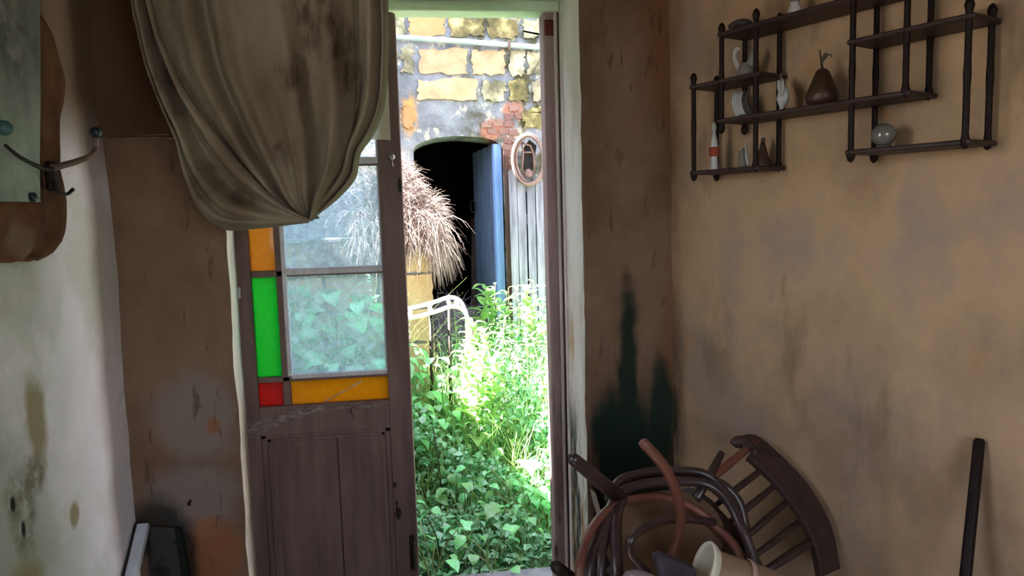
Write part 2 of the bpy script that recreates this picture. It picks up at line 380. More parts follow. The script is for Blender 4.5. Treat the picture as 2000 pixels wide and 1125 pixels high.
struct('ceiling', MB().box((-1.3, -1.95, 2.8), (3.2, 2.9, 2.95)), M_ceil)

# ------------------------------------------------------------------ door frame and door
fr = root('trim_1', None, None, (0.54, 2.75, 0), kind='structure')
part(fr, 'jamb', MB().box((0.508, 2.715, 0), (0.566, 2.80, 2.285), 0.004), M_frame)
part(fr, 'stop_bead', MB().box((0.562, 2.66, 0), (0.573, 2.70, 2.25), 0.003).box((0.545, 2.700, 0), (0.556, 2.716, 2.26), 0.003), M_pale, 'narrow pale bead along the frame jamb')
part(fr, 'head', MB().box((-0.64, 2.70, 2.262), (0.566, 2.80, 2.30), 0.004), M_soff)
hg = MB()
for i in range(3): hg.tube([(0.518 + i * 0.014, 2.712, 2.18), (0.518 + i * 0.014, 2.712, 2.235)], 0.006, 8)
M_hinge = mat('rust_red_iron', [S(96, 40, 34), S(120, 58, 46)], 20)
part(fr, 'hinge_pin', hg, M_hinge, 'rust red hinge barrels at the top of the jamb')
part(fr, 'jamb', MB().box((-0.652, 2.775, 0), (-0.628, 2.84, 2.285), 0.003), M_frame)

dr = root('door_1', 'brown half-glazed door leaf with coloured border panes', 'door', (-0.33, 2.75, 0), kind='structure')
D0, D1 = 2.730, 2.772
def dbox(x0, x1, z0, z1, y0=D0, y1=D1, bev=0.003): return MB().box((x0, y0, z0), (x1, y1, z1), bev)
part(dr, 'stile', dbox(-0.638, -0.571, 0.02, 2.258), M_door)
part(dr, 'stile', dbox(-0.104, -0.020, 0.02, 2.258), M_door)
part(dr, 'rail', dbox(-0.571, -0.104, 2.165, 2.258), M_door)
part(dr, 'rail', dbox(-0.571, -0.104, 0.760, 0.868), M_door)
part(dr, 'rail', dbox(-0.571, -0.104, 0.02, 0.16), M_door)
def muntin(x0, x1, z0, z1, putty):
    m_ = part(dr, 'muntin', dbox(x0, x1, z0, z1, 2.735, 2.768), M_door)
    if putty: part(m_, 'putty', putty, M_putty, 'pale glazing putty')
muntin(-0.484, -0.456, 0.868, 2.165, dbox(-0.4625, -0.4465, 0.975, 2.165, 2.731, 2.752, 0.003))
for z in (1.352, 1.742):
    muntin(-0.571, -0.104, z - 0.012, z + 0.012, dbox(-0.45, -0.104, z - 0.006, z + 0.018, 2.728, 2.737, 0.003))
muntin(-0.571, -0.104, 0.956, 0.976, dbox(-0.45, -0.104, 0.966, 0.984, 2.728, 2.738, 0.003))
pt = MB().box((-0.111, 2.741, 0.976), (-0.102, 2.752, 2.165), 0.002)
part(dr, 'putty', pt, M_putty, 'pale putty line along the lock stile')
part(dr, 'muntin', dbox(-0.571, -0.104, 2.02, 2.04, 2.735, 2.768), M_door)
def pane(x0, x1, z0, z1, m, label=None): part(dr, 'pane', MB().box((x0, 2.752, z0), (x1, 2.756, z1)), m, label)
for z0, z1, m, c in ((0.868, 0.957, M_red, 'red'), (0.976, 1.340, M_green, 'green'), (1.364, 1.730, M_orange, 'orange'), (1.754, 2.02, M_green, 'green'), (2.04, 2.165, M_red, 'red')):
    pane(-0.571, -0.484, z0, z1, m, c + ' border pane')
pane(-0.456, -0.104, 0.868, 0.957, M_orange, 'long orange border pane')
pane(-0.456, -0.104, 2.04, 2.165, M_orange, 'long orange top pane')
for z0, z1 in ((0.976, 1.340), (1.364, 1.730), (1.754, 2.02)): pane(-0.456, -0.104, z0, z1, M_glass, 'dusty clear pane')
# lower panel: two boards inside a stepped moulding
part(dr, 'panel_board', dbox(-0.545, -0.3035, 0.16, 0.762, 2.748, 2.762, 0.003), M_door)
part(dr, 'panel_board', dbox(-0.3005, -0.125, 0.16, 0.762, 2.748, 2.762, 0.003), M_door)
mo = MB().box((-0.32, 2.7625, 0.16), (-0.28, 2.767, 0.762))
for x0, x1, y0 in ((-0.571, -0.552, 2.738), (-0.552, -0.536, 2.743), (-0.140, -0.124, 2.743), (-0.124, -0.104, 2.738)):
    mo.box((x0, y0, 0.16), (x1, 2.765, 0.762), 0.003)
for z0, z1, y0 in ((0.745, 0.762, 2.738), (0.730, 0.745, 2.743), (0.16, 0.178, 2.738)):
    mo.box((-0.571, y0, z0), (-0.104, 2.764, z1), 0.003)
for x0, x1 in ((-0.520, -0.514), (-0.150, -0.145)): mo.box((x0, 2.745, 0.178), (x1, 2.76, 0.73), 0.002)
part(dr, 'moulding', mo, M_door)
kb = MB().lathe([(0.004, 0), (0.006, 0.006), (0.011, 0.012), (0.012, 0.018), (0.007, 0.024), (0.001, 0.026)], 12, Matrix.Translation((-0.054, 2.731, 1.757)) @ Matrix.Rotation(PI / 2, 4, 'X'))
kb.tube([(-0.054, 2.722, 1.748), (-0.053, 2.720, 1.735), (-0.052, 2.722, 1.722)], 0.003, 6)
M_steel = mat('dull_steel', [S(140, 134, 134), S(170, 164, 162)], 30, rough=0.35, metal=0.7)
part(dr, 'knob', kb, M_steel, 'small round steel catch high on the lock stile')
for (x, z, w, h) in ((-0.098, 0.54, 0.009, 0.012), (-0.090, 0.43, 0.012, 0.035), (-0.030, 1.655, 0.008, 0.03), (-0.094, 0.47, 0.007, 0.010)):
    poly = [(x + w * (0.6 + 0.5 * random.random()) * math.cos(k * PI / 5), D0 + 0.001, z + h * (0.6 + 0.5 * random.random()) * math.sin(k * PI / 5)) for k in range(10)]
    part(dr, 'paint_chip', MB().prism(poly, (0, -1, 0), 0.003), M_iron, 'dark bare patch on the lock stile')
part(dr, 'hinge_knuckle', MB().tube([(-0.612, 2.724, 1.270), (-0.612, 2.724, 1.300)], 0.006, 8).ball((-0.612, 2.724, 1.304), 0.007, 8, 6), M_putty, 'pale painted hinge knuckle')
bo = MB().box((-0.052, 2.722, 0.20), (-0.030, 2.732, 0.34), 0.003).tube([(-0.040, 2.718, 0.215), (-0.040, 2.716, 0.30), (-0.034, 2.712, 0.315)], 0.005, 8)
part(dr, 'bolt', bo, M_iron, 'dark iron bolt low on the lock stile')
# grimy cobweb ledge across the bottom of the glazing
def webf(a, b):
    x = -0.632 + 0.53 * a
    top = 0.862 - 0.052 * (1 - a) ** 3 - 0.006 * math.sin(a * 9)
    hgt = 0.010 + 0.045 * (1 - a) ** 1.6
    return (x, 2.728 - 0.018 * math.sin(PI * b) * (1.2 - a) - 0.004, top - hgt * b + 0.004 * fbm(a * 12, b * 4))
single('cobweb', MB().grid(40, 6, webf), M_web, 'dusty white cobweb sagging along the rail beneath the coloured panes', 'cobweb')
st = MB()
st.tube([(-0.20, 2.727, 0.945), (-0.26, 2.722, 0.915), (-0.34, 2.724, 0.875)], 0.004, 6, n=5)
single('cobweb', st, M_web, 'faint cobweb strand crossing the long orange pane', 'cobweb')
single('paper_sheet', MB().grid(6, 8, lambda a, b: (-0.172 + 0.117 * a, 2.722 - 0.004 * math.sin(a * 5 + b * 2), 1.816 + 0.36 * b + 0.004 * math.sin(a * 3))), M_paper,
       'cream paper sheet stuck to the upper corner of the door', 'paper')
tw = MB().tube([(-0.247, 2.722, 0.858), (-0.243, 2.718, 0.835), (-0.236, 2.722, 0.81)], [0.0025, 0.002, 0.001], 6)
single('twig', tw, M_iron, 'thin dark twig caught on the door rail under the orange pane', 'twig')

# ------------------------------------------------------------------ hanging cloth
def curve(pts):
    """arc-length parametrised smooth curve through 2-D points"""
    P = [V((a, b, 0)) for a, b in pts]; Q = [2 * P[0] - P[1]] + P + [2 * P[-1] - P[-2]]; o = []
    for i in range(1, len(Q) - 2):
        for k in range(10):
            t = k / 10; a, b, c, d = Q[i - 1:i + 3]
            o.append(0.5 * ((2 * b) + (c - a) * t + (2 * a - 5 * b + 4 * c - d) * t * t + (3 * b - a - 3 * c + d) * t ** 3))
    o.append(P[-1]); L = [0.0]
    for a, b in zip(o[:-1], o[1:]): L.append(L[-1] + (b - a).length)
    def f(t):
        s = max(0.0, min(1.0, t)) * L[-1]; lo, hi = 0, len(L) - 1
        while hi - lo > 1:
            m = (lo + hi) // 2
            if L[m] <= s: lo = m
            else: hi = m
        k = (s - L[lo]) / max(1e-9, L[hi] - L[lo]); p = o[lo].lerp(o[hi], k); return p.x, p.y
    return f
def make_cloth():
    SI = curve([(-0.713, 2.72), (-0.627, 2.105), (-0.601, 1.993), (-0.571, 1.904), (-0.512, 1.806), (-0.433, 1.694), (-0.346, 1.596), (-0.267, 1.543)])
    SO = curve([(-0.727, 2.72), (-0.683, 2.11), (-0.674, 2.035), (-0.654, 1.92), (-0.621, 1.804), (-0.601, 1.738), (-0.595, 1.665), (-0.575, 1.596), (-0.54, 1.547), (-0.498, 1.522), (-0.432, 1.523), (-0.346, 1.53), (-0.269, 1.537)])
    ML = curve([(-0.711, 2.72), (-0.652, 2.122), (-0.635, 2.019), (-0.61, 1.914), (-0.548, 1.794), (-0.464, 1.678), (-0.37, 1.58), (-0.278, 1.54)])
    MR = curve([(-0.12, 2.72), (-0.127, 2.127), (-0.13, 1.966), (-0.139, 1.83), (-0.177, 1.693), (-0.23, 1.608), (-0.27, 1.54)])
    RI = curve([(-0.154, 2.72), (-0.162, 2.14), (-0.166, 1.976), (-0.178, 1.837), (-0.22, 1.697), (-0.266, 1.613), (-0.289, 1.55)])
    RO = curve([(-0.02, 2.72), (-0.035, 2.141), (-0.041, 2.004), (-0.054, 1.878), (-0.077, 1.811), (-0.101, 1.769), (-0.134, 1.724), (-0.149, 1.66), (-0.204, 1.6), (-0.27, 1.551)])
    g = lambda a, c, w: math.exp(-((a - c) / w) ** 2)
    def fine(x, z): return 0.004 * fbm(x * 14, z * 5, 4.0) + 0.0015 * fbm(x * 60, z * 16, 1.0)
    def sheet(E0, E1, y0, prof, nu, nv):
        def fn(a, t):
            x0, z0 = E0(t); x1, z1 = E1(t); x = x0 + (x1 - x0) * a; z = z0 + (z1 - z0) * a
            w = math.hypot(x1 - x0, z1 - z0)
            return (x, y0 - prof(a, t, w) + fine(x, z), z)
        return MB().grid(nu, nv, fn)
    def p_swag(a, t, w):
        k = min(1.0, w / 0.11) * (0.35 + 0.65 * sst(0.15, 0.5, t))
        tail = sst(0.98, 0.80, t)
        roll = 0.020 * (1 - (2 * min(a, 0.22) / 0.22 - 1) ** 2) if a < 0.22 else 0.0
        y = roll * (0.5 + 0.5 * k) + k * tail * (0.034 * g(a, 0.60, 0.12) - 0.034 * g(a, 0.36, 0.11) + 0.016 * g(a, 0.83, 0.06) - 0.012 * g(a, 0.74, 0.05))
        y -= 0.075 * k * max(0.0, (a - 0.80) / 0.20) ** 1.8
        y += 0.010 * math.sin(t * 17 + a * 6) * k * g(a, 0.6, 0.3)
        return y
    def p_main(a, t, w):
        k = min(1.0, w / 0.30)
        y = 0.035 * math.sin(PI * a) * k
        y -= 0.030 * k * g(a, 0.27, 0.035) + 0.010 * g(a, 0.40, 0.03) * k
        y += 0.020 * k * g(a, 0.19, 0.05) + 0.016 * k * g(a, 0.34, 0.04)
        y += 0.018 * k * g(a, 0.66, 0.05) - 0.030 * k * sst(0.40, 0.75, t) * g(a, 0.74, 0.06) + 0.014 * g(a, 0.56, 0.03) * sst(0.5, 0.8, t)
        y += 0.030 * g(a, 0.88, 0.05) * (0.3 + 0.7 * sst(0.35, 0.6, t)) - 0.045 * max(0.0, (a - 0.90) / 0.10) ** 1.5
        y += 0.006 * math.sin(30 * a + 2) * k
        return y
    def p_right(a, t, w):
        y = 0.020 * math.sin(PI * a) + 0.022 * g(a, 0.62, 0.10) - 0.026 * g(a, 0.40, 0.09) - 0.020 * g(a, 0.82, 0.05) + 0.014 * g(a, 0.91, 0.04)
        return y * min(1.0, w / 0.08) - 0.05 * max(0.0, (a - 0.88) / 0.12) ** 1.6
    r = root('hanging_cloth', 'large stained linen cloth gathered in folds above the glazed door', 'cloth', (0, 0, 0))
    for nm, mb in (('main_panel', sheet(ML, MR, 2.09, p_main, 110, 90)), ('swag_fold', sheet(SI, SO, 2.055, p_swag, 60, 130)), ('side_fold', sheet(RI, RO, 2.145, p_right, 50, 90)),
                   ('back_fold', sheet(lambda t: tuple(v + d for v, d in zip(SO(t), (0.012, 0.010))), lambda t: tuple(v + d for v, d in zip(RO(t), (-0.012, 0.012))), 2.19, lambda a, t, w: -0.04 * math.sin(PI * a), 60, 60))):
        o = part(r, nm, mb, M_cloth)
        sm = o.modifiers.new('thickness', 'SOLIDIFY'); sm.thickness = 0.003; sm.offset = 0
def sst(a, b, x):
    t = max(0.0, min(1.0, (x - a) / (b - a))); return t * t * (3 - 2 * t)
make_cloth()

# ------------------------------------------------------------------ things hung on the whitewashed wall
M_leather = mat('brown_felt', [S(74, 44, 30), S(98, 62, 42), S(122, 86, 62)], 5, (1, 1, 1), rough=0.9, bump=0.4, bscale=40, masks=[
    (S(128, 106, 96), [('blob', [((-0.85, 1.77, 1.515), (0.5, 0.06, 0.05))], 0.6), ('const', 0.7)])])
M_board = mat('mottled_grey_green_board', [S(110, 118, 110), S(150, 162, 156), S(178, 190, 186)], 5, (1, 1, 0.8), rough=0.7, bump=0.2, bscale=30, masks=[
    (S(186, 190, 192), [('noise', 9, (1, 1, 1), 0.56, 0.70, (1, 2, 3)), ('const', 0.8)]),
    (S(84, 74, 62), [('noise', 7, (1, 1, 1), 0.60, 0.72, (4, 1, 0)), ('const', 0.6)])])
prof = [(1.965, 2.12), (1.973, 2.064), (2.005, 2.048), (2.030, 2.029), (2.050, 2.00), (2.060, 1.974), (2.082, 1.94), (2.089, 1.912), (2.066, 1.86), (2.040, 1.818), (2.026, 1.75), (2.020, 1.689), (2.036, 1.650), (2.048, 1.620),
        (2.044, 1.575), (2.030, 1.535), (2.005, 1.508), (1.965, 1.485), (1.925, 1.475), (1.885, 1.471)]
def coatf(a, b):
    # a: from the near edge (a=0) to the outline (a=1); b: from top to hem
    k = b * (len(prof) - 1); i = min(int(k), len(prof) - 2); t = k - i
    y1 = prof[i][0] * (1 - t) + prof[i + 1][0] * t; z1 = prof[i][1] * (1 - t) + prof[i + 1][1] * t
    y0 = 1.45; z0 = 2.10 - 0.615 * b - 0.010 * math.sin(7 * b)
    y = y0 + (y1 - y0) * a; z = z0 + (z1 - z0) * a
    x = -0.862 + 0.008 * math.sin(a * 26 + b * 3) + 0.006 * math.sin(a * 11 + 1) - 0.010 * max(0, a - 0.9) / 0.1 + 0.003 * fbm(a * 8, b * 8)
    return (max(x, -0.880), y, z)
cl = single('brown_coat', MB().grid(60, 50, coatf), M_leather, 'old brown coat hanging on the whitewashed wall behind the mottled board', 'coat', loc=(-0.88, 1.8, 1.48))
cl.data.transform(Matrix.Translation((-0.88, 1.8, 1.48))); cl.location = (0, 0, 0)
sm = cl.modifiers.new('thickness', 'SOLIDIFY'); sm.thickness = 0.010; sm.offset = 0
BX = -0.828
bd = MB().prism([(BX, 1.30, 1.598), (BX, 1.820, 1.602), (BX, 1.836, 1.70), (BX, 1.864, 1.83), (BX, 1.890, 1.97), (BX, 1.906, 2.07), (BX, 1.918, 2.15), (BX, 1.30, 2.15)], (-1, 0, 0), 0.010)
single('mottled_board', bd, M_board, 'mottled grey-green board hanging over the brown coat', 'board')
M_knob = mat('dark_blue_enamel', [S(20, 34, 44), S(32, 52, 62)], 20, rough=0.3, spec=0.5)
M_rust = mat('brown_iron', [S(96, 78, 70), S(128, 106, 96)], 18, rough=0.6)
hk = root('coat_hook', 'iron coat hook with dark enamel knobs on the whitewashed wall', 'hook', (-0.82, 1.88, 1.64))
part(hk, 'back_plate', MB().box((-0.838, 1.868, 1.628), (-0.818, 1.905, 1.698), 0.006), M_iron)
part(hk, 'arm', MB().tube([(-0.820, 1.870, 1.680), (-0.818, 1.93, 1.692), (-0.815, 1.995, 1.705), (-0.815, 2.075, 1.724), (-0.815, 2.112, 1.742), (-0.815, 2.122, 1.775)], [0.009, 0.008, 0.008, 0.008, 0.008, 0.009], 8, n=5), M_rust)
part(hk, 'knob', MB().ball((-0.815, 2.126, 1.790), 0.0165, sc=(1, 1, 0.95)), M_knob, 'dark enamel knob on the long arm')
part(hk, 'arm', MB().tube([(-0.815, 1.86, 1.678), (-0.800, 1.78, 1.675), (-0.790, 1.67, 1.690), (-0.790, 1.615, 1.710)], [0.006, 0.005, 0.004, 0.003], 8, n=5), M_iron)
part(hk, 'knob', MB().ball((-0.790, 1.618, 1.744), 0.015), mat('teal_enamel', [S(60, 92, 98), S(72, 106, 110)], 20, rough=0.4), 'faded teal knob over the board')
part(hk, 'lower_hook', MB().tube([(-0.818, 1.872, 1.650), (-0.812, 1.866, 1.632), (-0.810, 1.885, 1.624), (-0.810, 1.915, 1.622), (-0.810, 1.947, 1.634)], [0.005, 0.005, 0.004, 0.004, 0.005], 8, n=5), M_iron)
single('nail', MB().tube([(-0.828, 1.778, 1.612), (-0.819, 1.778, 1.612), (-0.816, 1.778, 1.612)], [0.0105, 0.0105, 0.006], 10), M_knob, 'dark nail head at the lower corner of the mottled board', 'nail')
nl = MB().tube([(-0.730, 2.405, 0.662), (-0.728, 2.375, 0.660)], 0.004, 8).ball((-0.728, 2.375, 0.660), 0.006)
single('nail', nl, M_iron, 'bent nail low in the brown wall beside the door', 'nail')
bt = root('batten', 'white painted batten leaning in the corner by the whitewashed wall', 'batten', (-0.87, 2.05, 0))
A, B = V((-0.872, 2.385, 0.60)), V((-0.855, 1.62, 0.0))
d = (B - A).normalized(); sx = V((1, 0, 0)); nn = sx.cross(d).normalized()
def slab(A, B, w, t):
    d = (B - A).normalized(); sx = V((1, 0, 0)); nn = d.cross(sx).normalized(); q = []
    for P in (A, B):
        for i, j in ((-1, -1), (1, -1), (1, 1), (-1, 1)): q.append(tuple(P + sx * (i * w / 2) + nn * (j * t / 2)))
    return MB().add(q, [(0, 1, 2, 3), (7, 6, 5, 4), (0, 4, 5, 1), (1, 5, 6, 2), (2, 6, 7, 3), (3, 7, 4, 0)])
part(bt, 'strip', slab(A, B, 0.034, 0.020), mat('white_paint', [S(196, 202, 214), S(214, 218, 226)], 14))
part(bt, 'edge', slab(A + V((-0.0195, 0, 0)), B + V((-0.0195, 0, 0)), 0.006, 0.026), M_iron, 'dark back edge of the batten')
sb = root('slate_board', 'dark slate board leaning on the brown wall in the corner', 'board', (-0.80, 2.36, 0))
part(sb, 'face', MB().prism([(-0.850, 2.372, 0.597), (-0.765, 2.372, 0.585), (-0.70, 2.30, 0.0), (-0.862, 2.30, 0.0)], (0, 0.995, -0.1), 0.016),
     mat('dark_slate', [S(50, 46, 46), S(72, 66, 64)], 8, masks=[(S(20, 24, 22), [('noise', 8, (1, 1, 1), 0.5, 0.62)])]))
part(sb, 'edge_strip', MB().prism([(-0.775, 2.366, 0.588), (-0.757, 2.366, 0.584), (-0.675, 2.293, 0.0), (-0.71, 2.293, 0.0)], (0, 0.995, -0.1), 0.02),
     mat('green_black_paint', [S(10, 20, 16), S(22, 32, 26)], 10), 'green-black edge of the board')

# ------------------------------------------------------------------ the shelf on the ochre wall
M_rod = mat('dark_turned_wood', [S(20, 9, 8), S(34, 17, 14)], 12, (4, 4, 0.5), rough=0.5, spec=0.2)
M_shelf = mat('dark_brown_shelf_wood', [S(50, 36, 34), S(68, 50, 48)], 6, (0.5, 4, 4), rough=0.5)
wh = root('wall_shelf', 'dark wooden stepped wall shelf with turned rods on the ochre wall', 'shelf', (0.60, -0.005, 1.62), M=RW)
def shelf(s0, s1, z): return MB().box((s0 - 0.012, -0.130, z - 0.008), (s1 + 0.014, -0.006, z + 0.004), 0.003)
for s0, s1, z in ((0.212, 0.437, 1.652), (0.212, 0.437, 1.905), (0.318, 0.850, 1.794), (0.318, 0.850, 2.036), (0.719, 0.982, 1.934), (0.719, 0.982, 1.672)):
    part(wh, 'shelf_board', shelf(s0, s1, z), M_shelf)
def rod(s, off, z0, z1):
    r = 0.0070
    mb = MB(); M_ = Matrix.Translation((s, -off, 0))
    prof = [(0.001, z0), (0.007, z0 + 0.005), (0.0105, z0 + 0.016), (0.008, z0 + 0.026), (r, z0 + 0.034)]
    zc = (z0 + z1) / 2
    prof += [(r, zc - 0.03), (0.0082, zc), (r, zc + 0.03)]
    prof += [(r, z1 - 0.034), (0.008, z1 - 0.026), (0.0105, z1 - 0.016), (0.007, z1 - 0.005), (0.001, z1)]
    return mb.lathe(prof, 12, M_)
for s, z0, z1 in ((0.212, 1.625, 1.945), (0.437, 1.640, 2.078), (0.318, 1.755, 2.066), (0.850, 1.782, 2.066), (0.719, 1.645, 2.085), (0.982, 1.655, 1.972)):
    part(wh, 'rod', rod(s, 0.122, z0, z1), M_rod); part(wh, 'rod', rod(s, 0.022, z0, z1), M_rod)

M_porc = mat('grey_white_porcelain', [S(176, 176, 178), S(206, 206, 206)], 14, rough=0.3, spec=0.5)
M_grey = mat('grey_stoneware', [S(110, 104, 100), S(142, 136, 130)], 14, rough=0.5)
M_dark = mat('dark_stoneware', [S(60, 54, 52), S(84, 76, 72)], 14, rough=0.4)
M_pear = mat('brown_varnished_pear', [S(52, 33, 24), S(72, 47, 33)], 10, rough=0.35, spec=0.5)
def wthing(name, label, cat, s, off, z): return root(name, label, cat, (s, -off, z - 0.004), M=RW)
part_ = part
def part(r, name, mb, m, label=None, kind=None):           # the boards are 4 mm thinner than first measured
    mb.v = [(x, y, z - 0.004) for x, y, z in mb.v]
    return part_(r, name, mb, m, label, kind)
T = Matrix.Translation
# shell on the top board
sh = wthing('shell_ornament', 'dark ribbed shell ornament on the topmost board of the shelf', 'ornament', 0.345, 0.075, 2.044)
mbs = MB()
for k in range(7):
    a = -0.9 + 0.3 * k
    mbs.ball((0.345 + 0.030 * math.sin(a), -0.075, 2.044 + 0.011 + 0.012 * math.cos(a)), 0.012, 10, 7, sc=(0.8, 1.8, 1.0))
part(sh, 'shell', mbs, M_dark)
part(sh, 'foot', MB().lathe([(0.022, 2.0442), (0.022, 2.049), (0.014, 2.054)], 14, T((0.345, -0.075, 0))), M_grey)
# curled swan on the upper small board
sw = wthing('swan_figurine', 'grey swan figurine with a white curled neck on the upper small board', 'figurine', 0.360, 0.075, 1.913)
part(sw, 'body', MB().ball((0.364, -0.075, 1.935), 0.022, sc=(1.05, 0.9, 1.0)).tube([(0.378, -0.075, 1.945), (0.388, -0.075, 1.968), (0.384, -0.075, 1.99)], [0.014, 0.010, 0.002], 8, n=4), M_grey)
part(sw, 'neck', MB().tube([(0.352, -0.078, 1.935), (0.338, -0.080, 1.955), (0.331, -0.082, 1.978), (0.338, -0.082, 1.998), (0.350, -0.082, 1.994)], [0.010, 0.008, 0.006, 0.007, 0.003], 8, n=5), M_porc, 'white neck and head')
# striped shell / basket
sr = wthing('striped_shell', 'grey and white striped shell standing behind the first rod of the long board', 'ornament', 0.352, 0.075, 1.802)
for k in range(6):
    s0 = 0.330 + k * 0.009
    part(sr, 'rib', MB().tube([(s0 + 0.010, -0.075, 1.803), (s0, -0.080, 1.83), (s0 - 0.004, -0.082, 1.855), (s0 - 0.001, -0.078, 1.878)], [0.005, 0.0055, 0.005, 0.002], 8, n=3), M_porc if k < 4 else M_dark, 'white rib' if k < 4 else 'dark rib')
part(sr, 'foot', MB().lathe([(0.016, 1.8022), (0.018, 1.806), (0.010, 1.812)], 12, T((0.358, -0.075, 0))), M_grey)
# white dove
dv = wthing('dove_figurine', 'white porcelain dove with raised wings on the long board', 'figurine', 0.488, 0.08, 1.802)
part(dv, 'body', MB().tube([(0.488, -0.08, 1.803), (0.488, -0.08, 1.812), (0.492, -0.08, 1.835), (0.494, -0.08, 1.855), (0.484, -0.08, 1.872), (0.478, -0.08, 1.888)], [0.006, 0.005, 0.017, 0.015, 0.009, 0.003], 12, n=3), M_porc)
part(dv, 'wing', MB().tube([(0.496, -0.090, 1.845), (0.505, -0.098, 1.868), (0.506, -0.10, 1.886)], [0.010, 0.012, 0.002], 8, n=3, flat=0.4), M_porc)
part(dv, 'wing', MB().tube([(0.486, -0.070, 1.850), (0.474, -0.062, 1.880), (0.470, -0.06, 1.910)], [0.010, 0.010, 0.002], 8, n=3, flat=0.4), M_grey)
# pear
pr = wthing('pear_ornament', 'brown pear ornament with stem and leaf on the long board', 'ornament', 0.605, 0.072, 1.802)
part(pr, 'fruit', MB().lathe([(0.012, 1.802), (0.032, 1.805), (0.041, 1.818), (0.040, 1.834), (0.031, 1.856), (0.022, 1.876), (0.017, 1.890), (0.009, 1.897), (0.002, 1.898)], 22, T((0.605, -0.072, 0))), M_pear)
part(pr, 'stem', MB().tube([(0.605, -0.072, 1.895), (0.602, -0.073, 1.915), (0.598, -0.074, 1.945)], [0.003, 0.0025, 0.0015], 7, n=3), M_iron)
part(pr, 'leaf', MB().grid(4, 6, lambda a, b: (0.603 + 0.028 * b, -0.073 + 0.012 * (a - 0.5) * math.sin(PI * (0.08 + 0.9 * b)) * 2, 1.908 + 0.022 * math.sin(b * 2.6) + 0.006 * abs(a - 0.5))), M_grey, 'grey leaf')
# tall thin white figure with a red band
bt2 = wthing('candle_figurine', 'slim white figurine with a red sash at the end of the lowest board', 'figurine', 0.258, 0.085, 1.660)
part(bt2, 'body', MB().lathe([(0.014, 1.660), (0.012, 1.668), (0.010, 1.70), (0.012, 1.725), (0.009, 1.75), (0.004, 1.77), (0.0075, 1.785), (0.006, 1.797), (0.001, 1.802)], 14, T((0.258, -0.085, 0))), M_porc)
part(bt2, 'sash', MB().lathe([(0.0115, 1.700), (0.0150, 1.706), (0.0155, 1.722), (0.0128, 1.728)], 14, T((0.258, -0.085, 0)), False), mat('faded_red', [S(150, 62, 44), S(166, 80, 60)], 12), 'red sash')
# small pieces at the other end of the lowest board
c1 = wthing('bird_figurine', 'little grey and white bird figurine on the lowest board', 'figurine', 0.375, 0.085, 1.660)
part(c1, 'body', MB().tube([(0.368, -0.085, 1.661), (0.366, -0.085, 1.68), (0.362, -0.085, 1.70), (0.368, -0.085, 1.715)], [0.013, 0.015, 0.011, 0.004], 10, n=3), M_grey)
part(c1, 'wing', MB().tube([(0.386, -0.09, 1.665), (0.382, -0.09, 1.695), (0.376, -0.09, 1.735)], [0.005, 0.008, 0.002], 8, n=3, flat=0.5), M_porc, 'white wing')
c2 = wthing('cone_ornament', 'small brown cone ornament behind the bird figurine on the lowest board', 'ornament', 0.405, 0.055, 1.660)
part(c2, 'body', MB().lathe([(0.027, 1.660), (0.026, 1.666), (0.016, 1.69), (0.009, 1.715), (0.004, 1.735)], 16, T((0.405, -0.050, 0))), M_pear)
part(c2, 'tip', MB().ball((0.405, -0.050, 1.737), 0.006, 8, 6), M_dark)
# glass ball in the corner of the last box
gb = wthing('glass_ball', 'grey glass ball with a highlight on the lowest board of the far shelf box', 'ball', 0.772, 0.072, 1.680)
M_ball = mat('grey_lustre_glass', [S(96, 92, 88), S(128, 124, 118)], 8, rough=0.12, spec=0.8, bump=0.05)
part(gb, 'globe', MB().ball((0.772, -0.072, 1.712), 0.028, 22, 14), M_ball)
part(gb, 'ring', MB().lathe([(0.017, 1.6805), (0.019, 1.684), (0.016, 1.689), (0.013, 1.687)], 16, T((0.772, -0.072, 0)), False), M_dark)
jr = wthing('pale_jar', 'tiny pale jar on the top board above the dove figurine', 'jar', 0.52, 0.07, 2.044)
part(jr, 'body', MB().lathe([(0.012, 2.0442), (0.017, 2.052), (0.018, 2.066), (0.012, 2.078), (0.013, 2.083)], 14, T((0.52, -0.07, 0))), M_porc)
part(jr, 'lid', MB().lathe([(0.013, 2.0835), (0.012, 2.088), (0.003, 2.092), (0.004, 2.097), (0.001, 2.10)], 12, T((0.52, -0.07, 0))), M_grey)

part = part_
# dark pole leaning against the ochre wall
pb, ptp = rw(1.05, 0.30, 0.0), rw(0.984, 0.012, 0.996)
single('wooden_pole', MB().tube([pb, pb.lerp(ptp, 0.5), ptp - (ptp - pb) * 0.006, ptp], [0.0135, 0.0130, 0.0125, 0.008], 12), M_rod, 'dark round wooden pole leaning alone against the ochre wall', 'pole')

# ------------------------------------------------------------------ heap of broken chairs in the corner
M_bent = mat('plum_brown_bentwood', [S(46, 32, 33), S(66, 48, 48)], 8, (1, 1, 1), rough=0.35, spec=0.6, bump=0.1)
M_redw = mat('red_brown_bentwood', [S(96, 56, 46), S(118, 70, 56)], 8, rough=0.4, spec=0.5, bump=0.1)
M_chair = mat('dark_chair_wood', [S(50, 34, 31), S(70, 49, 44)], 8, (3, 3, 3), rough=0.5, spec=0.4)
M_ply = mat('brown_plywood', [S(92, 68, 50), S(112, 84, 62)], 5, (1, 4, 1), rough=0.7)
ca = root('spindle_back_chair', 'dark spindle-backed chair tipped against the ochre wall', 'chair', (0.9, 1.8, 0.42))
crest = [(0.930, 2.010, 0.858), (0.978, 2.004, 0.862), (1.024, 1.955, 0.818), (1.060, 1.905, 0.771), (1.088, 1.858, 0.712), (1.108, 1.826, 0.642), (1.115, 1.80, 0.55)]
crest = [V(p) for p in crest]
